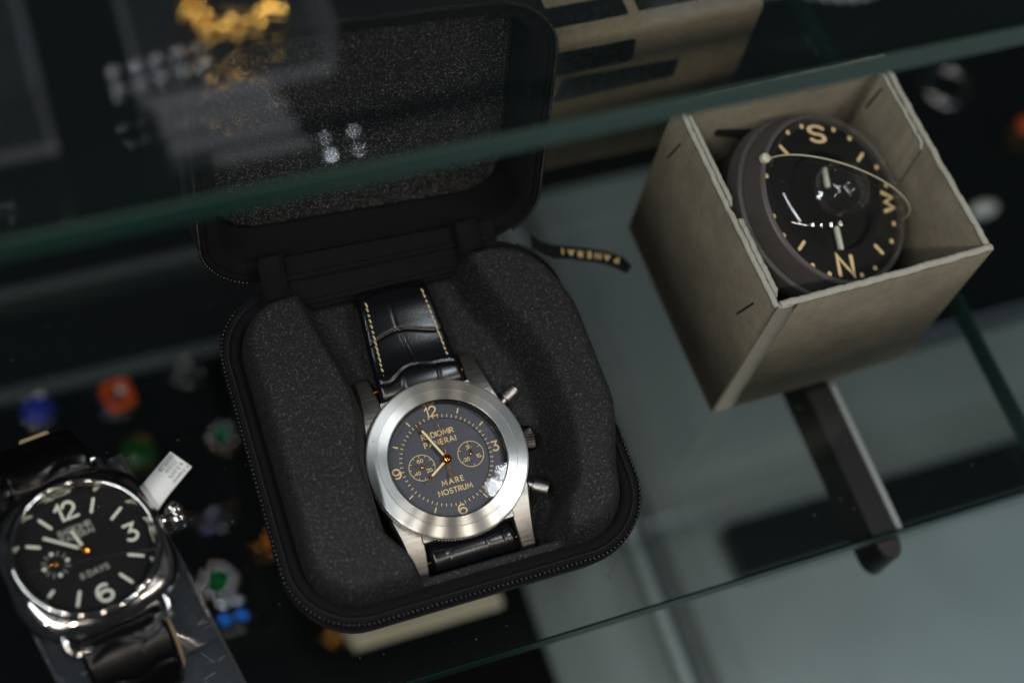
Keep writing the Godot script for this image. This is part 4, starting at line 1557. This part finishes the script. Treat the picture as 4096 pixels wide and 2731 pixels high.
func build_jewels() -> void:
	var dia := mat(Color(0.95, 0.96, 0.98), 0.2, 1.0)
	var dia_blue := mat(Color(0.35, 0.5, 1.0), 0.2, 1.0)
	var dia_warm := mat(Color(1.0, 0.7, 0.35), 0.2, 1.0)
	var blue := mat(Color(0.05, 0.16, 0.62), 0.08)
	var green := mat(Color(0.08, 0.30, 0.09), 0.1)
	var emer := mat(Color(0.03, 0.42, 0.20), 0.06)
	var orange := mat(Color(0.90, 0.36, 0.06), 0.25)
	var red := mat(Color(0.45, 0.04, 0.03), 0.2)
	var white := mat(Color(0.85, 0.86, 0.82), 0.3)
	var opal := mat(Color(0.16, 0.52, 1.0), 0.2, 0.7)
	var amber := mat(Color(0.95, 0.50, 0.05), 0.1)
	var rose := mat(Color(0.70, 0.48, 0.40), 0.2)
	var sil := mat(Color(0.72, 0.70, 0.68), 0.12, 1.0)
	var Y := -201.9
	var G := "rings set out on the lower trays"
	var t := thing("ring", "silver ring with a round deep blue cabochon", "ring", Vector3(-124, Y, -136), G)
	ring_base(t, sil); bezel_cup(t, 7.2, 20, sil); cab(t, Vector3(6.6, 4.2, 6.6), 20, blue)
	t = thing("ring", "ring with an orange square face, dark red centre and white stone", "ring", Vector3(-91, Y, -133), G, Basis(Vector3.UP, 0.2))
	ring_base(t, sil)
	var st := new_st()
	bx(st, Vector3(-8.5, 17, -7), Vector3(7, 20.6, 7.5), 1.5)
	obj("setting", st, sil, t)
	st = new_st()
	bx(st, Vector3(-5.5, 20.7, -6.8), Vector3(6.8, 23, 7), 2.0)
	obj("orange_face", st, orange, t)
	st = new_st()
	ball(st, Vector3(0.2, 23.1, 0.5), Vector3(3.8, 1.0, 4.6), 16, 8)
	obj("red_centre", st, red, t)
	st = new_st()
	ball(st, Vector3(2.6, 24.2, -0.8), Vector3(2.0, 1.2, 2.0), 14, 7)
	obj("stone", st, white, t)
	t = thing("ring", "silver ring with one clear round diamond", "ring", Vector3(-60, Y, -140), G)
	ring_base(t, sil, 0.4); bezel_cup(t, 5.0, 20, sil); cab(t, Vector3(2.6, 1.8, 2.6), 21, dia, true)
	t = thing("ring", "gold ring with a plain domed green stone", "ring", Vector3(-88, Y, -105), G)
	ring_base(t, M.gold_dark); bezel_cup(t, 8.0, 19.5, M.gold_dark); cab(t, Vector3(7.4, 4.4, 7.4), 20, green)
	t = thing("ring", "ring with a green stone circled by pale gold beads", "ring", Vector3(-52, Y, -104), G)
	ring_base(t, M.gold_dark, 0.6); cab(t, Vector3(3.8, 2.6, 3.8), 20.5, emer, true); stones(t, 8, 5.2, 20, 0.9, dia, 1.0)
	t = thing("ring", "ring with a square emerald circled by diamonds beside a blue opal pair", "ring", Vector3(-69, Y, -41), G)
	ring_base(t, sil, 0.2); cab(t, Vector3(4.0, 2.6, 4.6), 20.5, emer, true); stones(t, 11, 6.4, 20.2, 1.0, dia); stones(t, 4, 8.6, 18.0, 0.6, dia_warm)
	t = thing("diamond_brooch", "diamond brooch with a silver bar lying on the black tray", "brooch", Vector3(-66, Y, -72), "", Basis(Vector3.UP, 0.1))
	st = new_st()
	tube(st, [Vector3(-30, 12, -2), Vector3(-6, 12, -1)], 2.4, 10)
	obj("bar", st, sil, t)
	st = new_st()
	bx(st, Vector3(-6, 0.2, -4), Vector3(10, 9.5, 4), 1.0)
	obj("mount", st, sil, t)
	for k in 12:
		st = new_st()
		ball(st, Vector3(rng.randf_range(-9, 12), 11.0 + rng.randf_range(0, 2), rng.randf_range(-5, 7)), Vector3.ONE * rng.randf_range(0.8, 1.7), 7, 4, true)
		obj("small_stone", st, [dia, dia, dia_warm, dia_blue][k % 4], t)
	t = thing("ring", "ring set with two vivid blue opals", "ring", Vector3(-67, Y, -24), G)
	ring_base(t, sil)
	for sx in [-3.4, 3.4]:
		st = new_st()
		ball(st, Vector3(sx, 20.5, 0), Vector3(3.0, 2.4, 2.4), 10, 6, true)
		obj("stone", st, opal, t)
	for sx in [-2.5, 3.2]:
		st = new_st()
		ball(st, Vector3(sx, 20, -6.6), Vector3(2.6, 1.6, 1.9), 8, 5, true)
		obj("small_stone", st, dia, t)
	t = thing("ring", "ring with one amber stone beside the zip of the watch case", "ring", Vector3(-45, Y, -51), G)
	ring_base(t, M.gold_dark); cab(t, Vector3(2.4, 2.0, 2.4), 20.5, amber, true); stones(t, 4, 4.4, 19.6, 1.0, dia_warm)
	t = thing("ring", "ring with a large pale rose and yellow stone under the clear stand", "ring", Vector3(-137, Y, -51), G)
	ring_base(t, sil); cab(t, Vector3(7.5, 5.0, 8.5), 19, rose)
	t = thing("ring", "gold ring with a pale yellow stone below the cushion watch", "ring", Vector3(-96, Y, -52), G)
	ring_base(t, M.gold_dark); cab(t, Vector3(5.6, 4.2, 7.0), 19, mat(Color(0.66, 0.62, 0.36), 0.2))
	t = thing("ring", "broad pale silver ring lying flat on the far black tray", "ring", Vector3(372, Y, -207), G)
	st = new_st()
	var pts := []
	for k in 40:
		var a := TAU * k / 40.0
		pts.append(Vector3(cos(a) * 12.0, 3.2, sin(a) * 12.0))
	tube(st, pts, 2.8, 10, true)
	obj("band", st, sil, t)
	t = thing("ring", "ring with an oblong white stone on the far black tray", "ring", Vector3(344, Y, -122), G)
	ring_base(t, sil); cab(t, Vector3(8.0, 4.0, 4.0), 19, white)
	t = thing("ring", "ring with a bright orange stone on the far black tray", "ring", Vector3(392, Y, -163), G)
	ring_base(t, M.gold_dark); cab(t, Vector3(4.6, 4.0, 4.6), 20, orange)
	for q in [[-112.0, -20.0, "small gold and diamond ring beside the tray edge under the stand"], [-30.0, -6.0, "small gold ring beside the cream card"]]:
		t = thing("ring", q[2], "ring", Vector3(q[0], Y, q[1]), G)
		ring_base(t, M.gold_dark, 0.8); stones(t, 6, 3.0, 19.6, 1.0, M.gold)
	# ---- on the upper shelf
	var ac := thing("acrylic_display", "open clear acrylic display box holding a gold bracelet on the upper shelf", "display box", Vector3(-49, 158.1, -53))
	st = new_st()
	bx(st, Vector3(-18.5, 0, -24), Vector3(18.5, 3.0, 23), 0.5)
	obj("base_plate", st, M.acrylic, ac)
	st = new_st()
	bx(st, Vector3(-18.5, 0.1, 23.05), Vector3(18.5, 4.0, 24.4), 0.5)
	obj("front_lip", st, M.acrylic_edge, ac)
	for sx in [-19.8, 18.55]:
		st = new_st()
		bx(st, Vector3(sx, 0.1, -24), Vector3(sx + 1.2, 16, 24.4), 0.4)
		obj("side_panel", st, M.acrylic_edge, ac)
	st = new_st()
	bx(st, Vector3(-18.5, 0.1, -25.4), Vector3(18.5, 16, -24.1), 0.4)
	obj("back_panel", st, M.acrylic, ac)
	var gb := thing("gold_bracelet", "chunky yellow gold bracelet in the clear acrylic display box", "bracelet", Vector3(-46, 161.2, -46))
	var gm2 := mat(Color(0.80, 0.62, 0.32), 0.2, 1.0)
	for k in 64:
		var a := TAU * k / 32.0 + rng.randf_range(-0.06, 0.06)
		var rr := rng.randf_range(0.62, 1.05)
		st = new_st()
		ball(st, Vector3(cos(a) * 10.5 * rr, 2.2 + rng.randf_range(0.0, 3.2), sin(a) * 8.0 * rr), Vector3(1.5, 1.8, 1.4) * rng.randf_range(0.7, 1.15), 8, 5, true)
		obj("link", st, gm2, gb)
	var pt := thing("acrylic_plate", "stepped clear acrylic plate lying in front of the gold bracelet on the upper shelf", "plate", Vector3(-53, 158.1, -20))
	for k in 4:
		st = new_st()
		var xo := [0.0, 0.6, 1.2, 9.0]
		bx(st, Vector3(-13.6 + xo[k], 0.1, -7.6 + 4.1 * k), Vector3(10.0 + 1.5 * k, 5.2 - 1.2 * k, -4.9 + 4.1 * k), 0.4)
		obj("step", st, M.acrylic_edge, pt)
	st = new_st()
	bx(st, Vector3(-13.0, 0.1, -10.0), Vector3(12, 1.0, 7.0), 0.3)
	obj("base_sheet", st, M.acrylic, pt)
	for q in [[-67.0, -36.0, "two short rows of clear stones beside the gold bracelet on the upper shelf"], [-36.0, -13.5, "pair of clear stones in front of the gold bracelet on the upper shelf"]]:
		var tb := thing("diamond_bracelet" if q[0] < -50 else "diamond_earring", q[2], "bracelet" if q[0] < -50 else "earring", Vector3(q[0], 158.1, q[1]))
		for k in 10 if q[0] < -50 else 4:
			st = new_st()
			var c := Vector3(-5.0 + 4.4 * (k / 2), 1.2, -3.4 + 4.6 * (k % 2) - 0.5 * (k / 2)) if q[0] < -50 else Vector3(6.0 * (k % 2), 1.6, 4.6 * (k / 2))
			ball(st, c, Vector3(1.5, 1.1, 0.9) if q[0] < -50 else Vector3.ONE * (0.7 + 0.3 * (k % 3)), 8, 5, true)
			obj("small_stone", st, dia, tb)
	var er := thing("diamond_earring", "string of clear stones hanging over the acrylic riser on the upper shelf", "earring", Vector3(-100, 180.4, -36))
	for k in 5:
		st = new_st()
		ball(st, Vector3(rng.randf_range(-4, 4), 1.4, -8.0 + 4.5 * k), Vector3.ONE * (1.0 + 0.5 * (k % 2)), 8, 5, true)
		obj("small_stone", st, dia, er)
	ac = thing("acrylic_display", "clear acrylic display riser at the end of the upper shelf", "display box", Vector3(-112, 158.1, -52))
	st = new_st()
	bx(st, Vector3(-30, 0, -26), Vector3(26, 22, 29), 0.8)
	obj("block", st, M.acrylic, ac)
	for q in [[24.8, -26], [24.8, 27.8]]:
		st = new_st()
		bx(st, Vector3(-30 if q[1] > 0 else 24.8, 0.1, q[1] + 0.01), Vector3(26.3, 3.0 if q[1] > 0 else 22.3, q[1] + (1.4 if q[1] > 0 else 55)), 0.3)
		obj("polished_edge", st, M.acrylic_edge, ac)
	ac = thing("acrylic_block", "clear acrylic block on the upper shelf above the black-striped carton", "block", Vector3(62, 158.1, -50))
	st = new_st()
	bx(st, Vector3(-22, 0, -24), Vector3(26, 10, 22), 0.6)
	obj("block", st, M.acrylic, ac)
	st = new_st()
	bx(st, Vector3(-22, 0.1, 22.05), Vector3(26, 2.6, 23.2), 0.3)
	obj("front_lip", st, M.acrylic_edge, ac)
	t = thing("diamond_necklace", "fine diamond necklace curving over the upper shelf above the cardboard box", "necklace", Vector3(88, 158.1, -26))
	for k in 26:
		var f := k / 25.0
		st = new_st()
		ball(st, Vector3(lerpf(-12, 14, f), 0.8, -3.0 + 9.0 * sin(f * 2.2) - 6.0 * f + 2.0), Vector3.ONE * (0.75 if k % 3 else 1.1), 7, 4, true)
		obj("small_stone", st, dia, t)

# ------------------------------------------------------------------ lamps
func omni(parent: Node3D, at: Vector3, e: float, size: float, c: Color) -> void:
	var l := OmniLight3D.new()
	l.name = "bulb_light"
	l.light_energy = e
	l.light_size = size
	l.light_color = c
	l.omni_range = 6.0
	l.omni_attenuation = 2.0
	l.shadow_enabled = true
	l.position = at * S
	parent.add_child(l, true)

func glow(c: Color, e: float) -> StandardMaterial3D:
	var m := mat(c, 0.5)
	m.emission_enabled = true
	m.emission = c
	m.emission_energy_multiplier = e
	return m

func area(parent: Node3D, at: Vector3, look: Vector3, size: Vector2, e: float, c: Color) -> void:
	var l := AreaLight3D.new()
	l.name = "panel_light"
	l.light_energy = e
	l.area_size = size
	l.light_color = c
	l.area_range = 8.0
	l.shadow_enabled = true
	parent.add_child(l, true)
	l.transform = Transform3D(Basis.looking_at((look - at).normalized(), Vector3.FORWARD if absf((look - at).normalized().y) > 0.9 else Vector3.UP), at * S)

func build_lamps() -> void:
	# row of small spots along the front of the showcase
	var warm := Color(1.0, 0.95, 0.89)
	var gm := glow(warm, 6.0)
	var t := thing("lamp_rail", "slim rail of small warm spot lamps along the front top of the showcase", "lamp", Vector3(0, 405, 205))
	var st := new_st()
	bx(st, Vector3(-420, 14, -8), Vector3(420, 26, 8), 1.0)
	obj("rail", st, M.bracket, t)
	for k in 8:
		var x := -300.0 + 92.0 * k
		st = new_st()
		ball(st, Vector3(x, 0, 0), Vector3(6, 6, 6), 12, 8)
		obj("bulb", st, gm, t)
		omni(t, Vector3(x, 0, 0), 0.0105, 0.006, warm)
	# soft panel lamp to the left
	var cool := Color(0.95, 0.98, 1.0)
	var p := thing("panel_lamp", "long white strip panel lamp high to the side of the showcase", "lamp", Vector3(-470, 960, 170))
	st = new_st()
	var aim := Vector3(470, -920, -160)
	var look := Basis.looking_at(aim.normalized(), Vector3.UP)
	bx(st, Vector3(-420, -45, 6), Vector3(420, 45, 20), 0, look)
	obj("panel_face", st, glow(cool, 2.2), p)
	area(p, look * Vector3(0, 0, -6), aim, Vector2(0.82, 0.08), 0.28, cool)
	# ceiling spots behind and to the right
	for q in [[590.0, 1485.0, 95.0, 0.17, "round ceiling spot lamp, the farther of a pair from the panel lamp"], [500.0, 1485.0, 165.0, 0.17, "round ceiling spot lamp, the nearer of a pair to the panel lamp"]]:
		var cs := thing("ceiling_lamp", q[4], "lamp", Vector3(q[0], q[1], q[2]), "ceiling spot lamps")
		st = new_st()
		lathe(st, [[50, 30], [50, 4], [46, 0], [46, 16]], 32, [1, 2])
		obj("housing", st, M.bracket, cs)
		st = new_st()
		ball(st, Vector3(0, 6, 0), Vector3(42, 12, 42), 24, 8)
		obj("bulb", st, glow(cool, 14.0), cs)
		omni(cs, Vector3(0, 6, 0), q[3], 0.045, cool)

	var lr := thing("lamp_rail", "white strip lamp along the front of the lower level", "lamp", Vector3(300, -110, 190))
	st = new_st()
	var dn := Basis.looking_at(Vector3(-0.1, -1.0, -0.7).normalized(), Vector3.UP)
	bx(st, Vector3(-260, -12, 3), Vector3(260, 12, 12), 0, dn)
	obj("lamp_face", st, glow(cool, 2.0), lr)
	area(lr, Vector3(0, -4, -4), Vector3(-30, -134, -104), Vector2(0.5, 0.024), 0.014, Color(0.70, 0.86, 1.0))

func _ready() -> void:
	rng.seed = 5
	var cam := Camera3D.new()
	cam.name = "camera"
	add_child(cam)
	var ax := Vector3(0.938, 0.1284, 0.3221)
	var down := Vector3(-0.2336, -0.4525, 0.8606)
	var fwd := Vector3(0.2562, -0.8825, -0.3944)
	cam.transform = Transform3D(Basis(ax, -down, -fwd).orthonormalized(), Vector3(-0.0825, 0.3947, 0.1442))
	cam.fov = 27.0
	cam.near = 0.02
	cam.far = 20.0
	var lens := CameraAttributesPhysical.new()
	lens.frustum_focal_length = 50.0
	lens.frustum_focus_distance = 0.388
	lens.exposure_aperture = 4.5
	lens.frustum_near = 0.02
	lens.frustum_far = 20.0
	cam.attributes = lens
	cam.current = true
	var env := Environment.new()
	env.background_mode = Environment.BG_COLOR
	env.background_color = Color(0.14, 0.15, 0.16)
	env.background_energy_multiplier = 1.0
	env.tonemap_mode = Environment.TONE_MAPPER_LINEAR
	env.tonemap_exposure = 1.12
	env.sdfgi_enabled = true
	env.ssao_enabled = true
	env.ssil_enabled = true
	var we := WorldEnvironment.new()
	we.name = "environment"
	we.environment = env
	add_child(we)
	make_materials()
	build_lamps()
	build_showcase()
	build_case()
	build_carton()
	build_box()
	build_compass()
	build_chronograph()
	build_stand()
	build_cushion_watch()
	build_tag()
	build_jewels()
	build_dust()
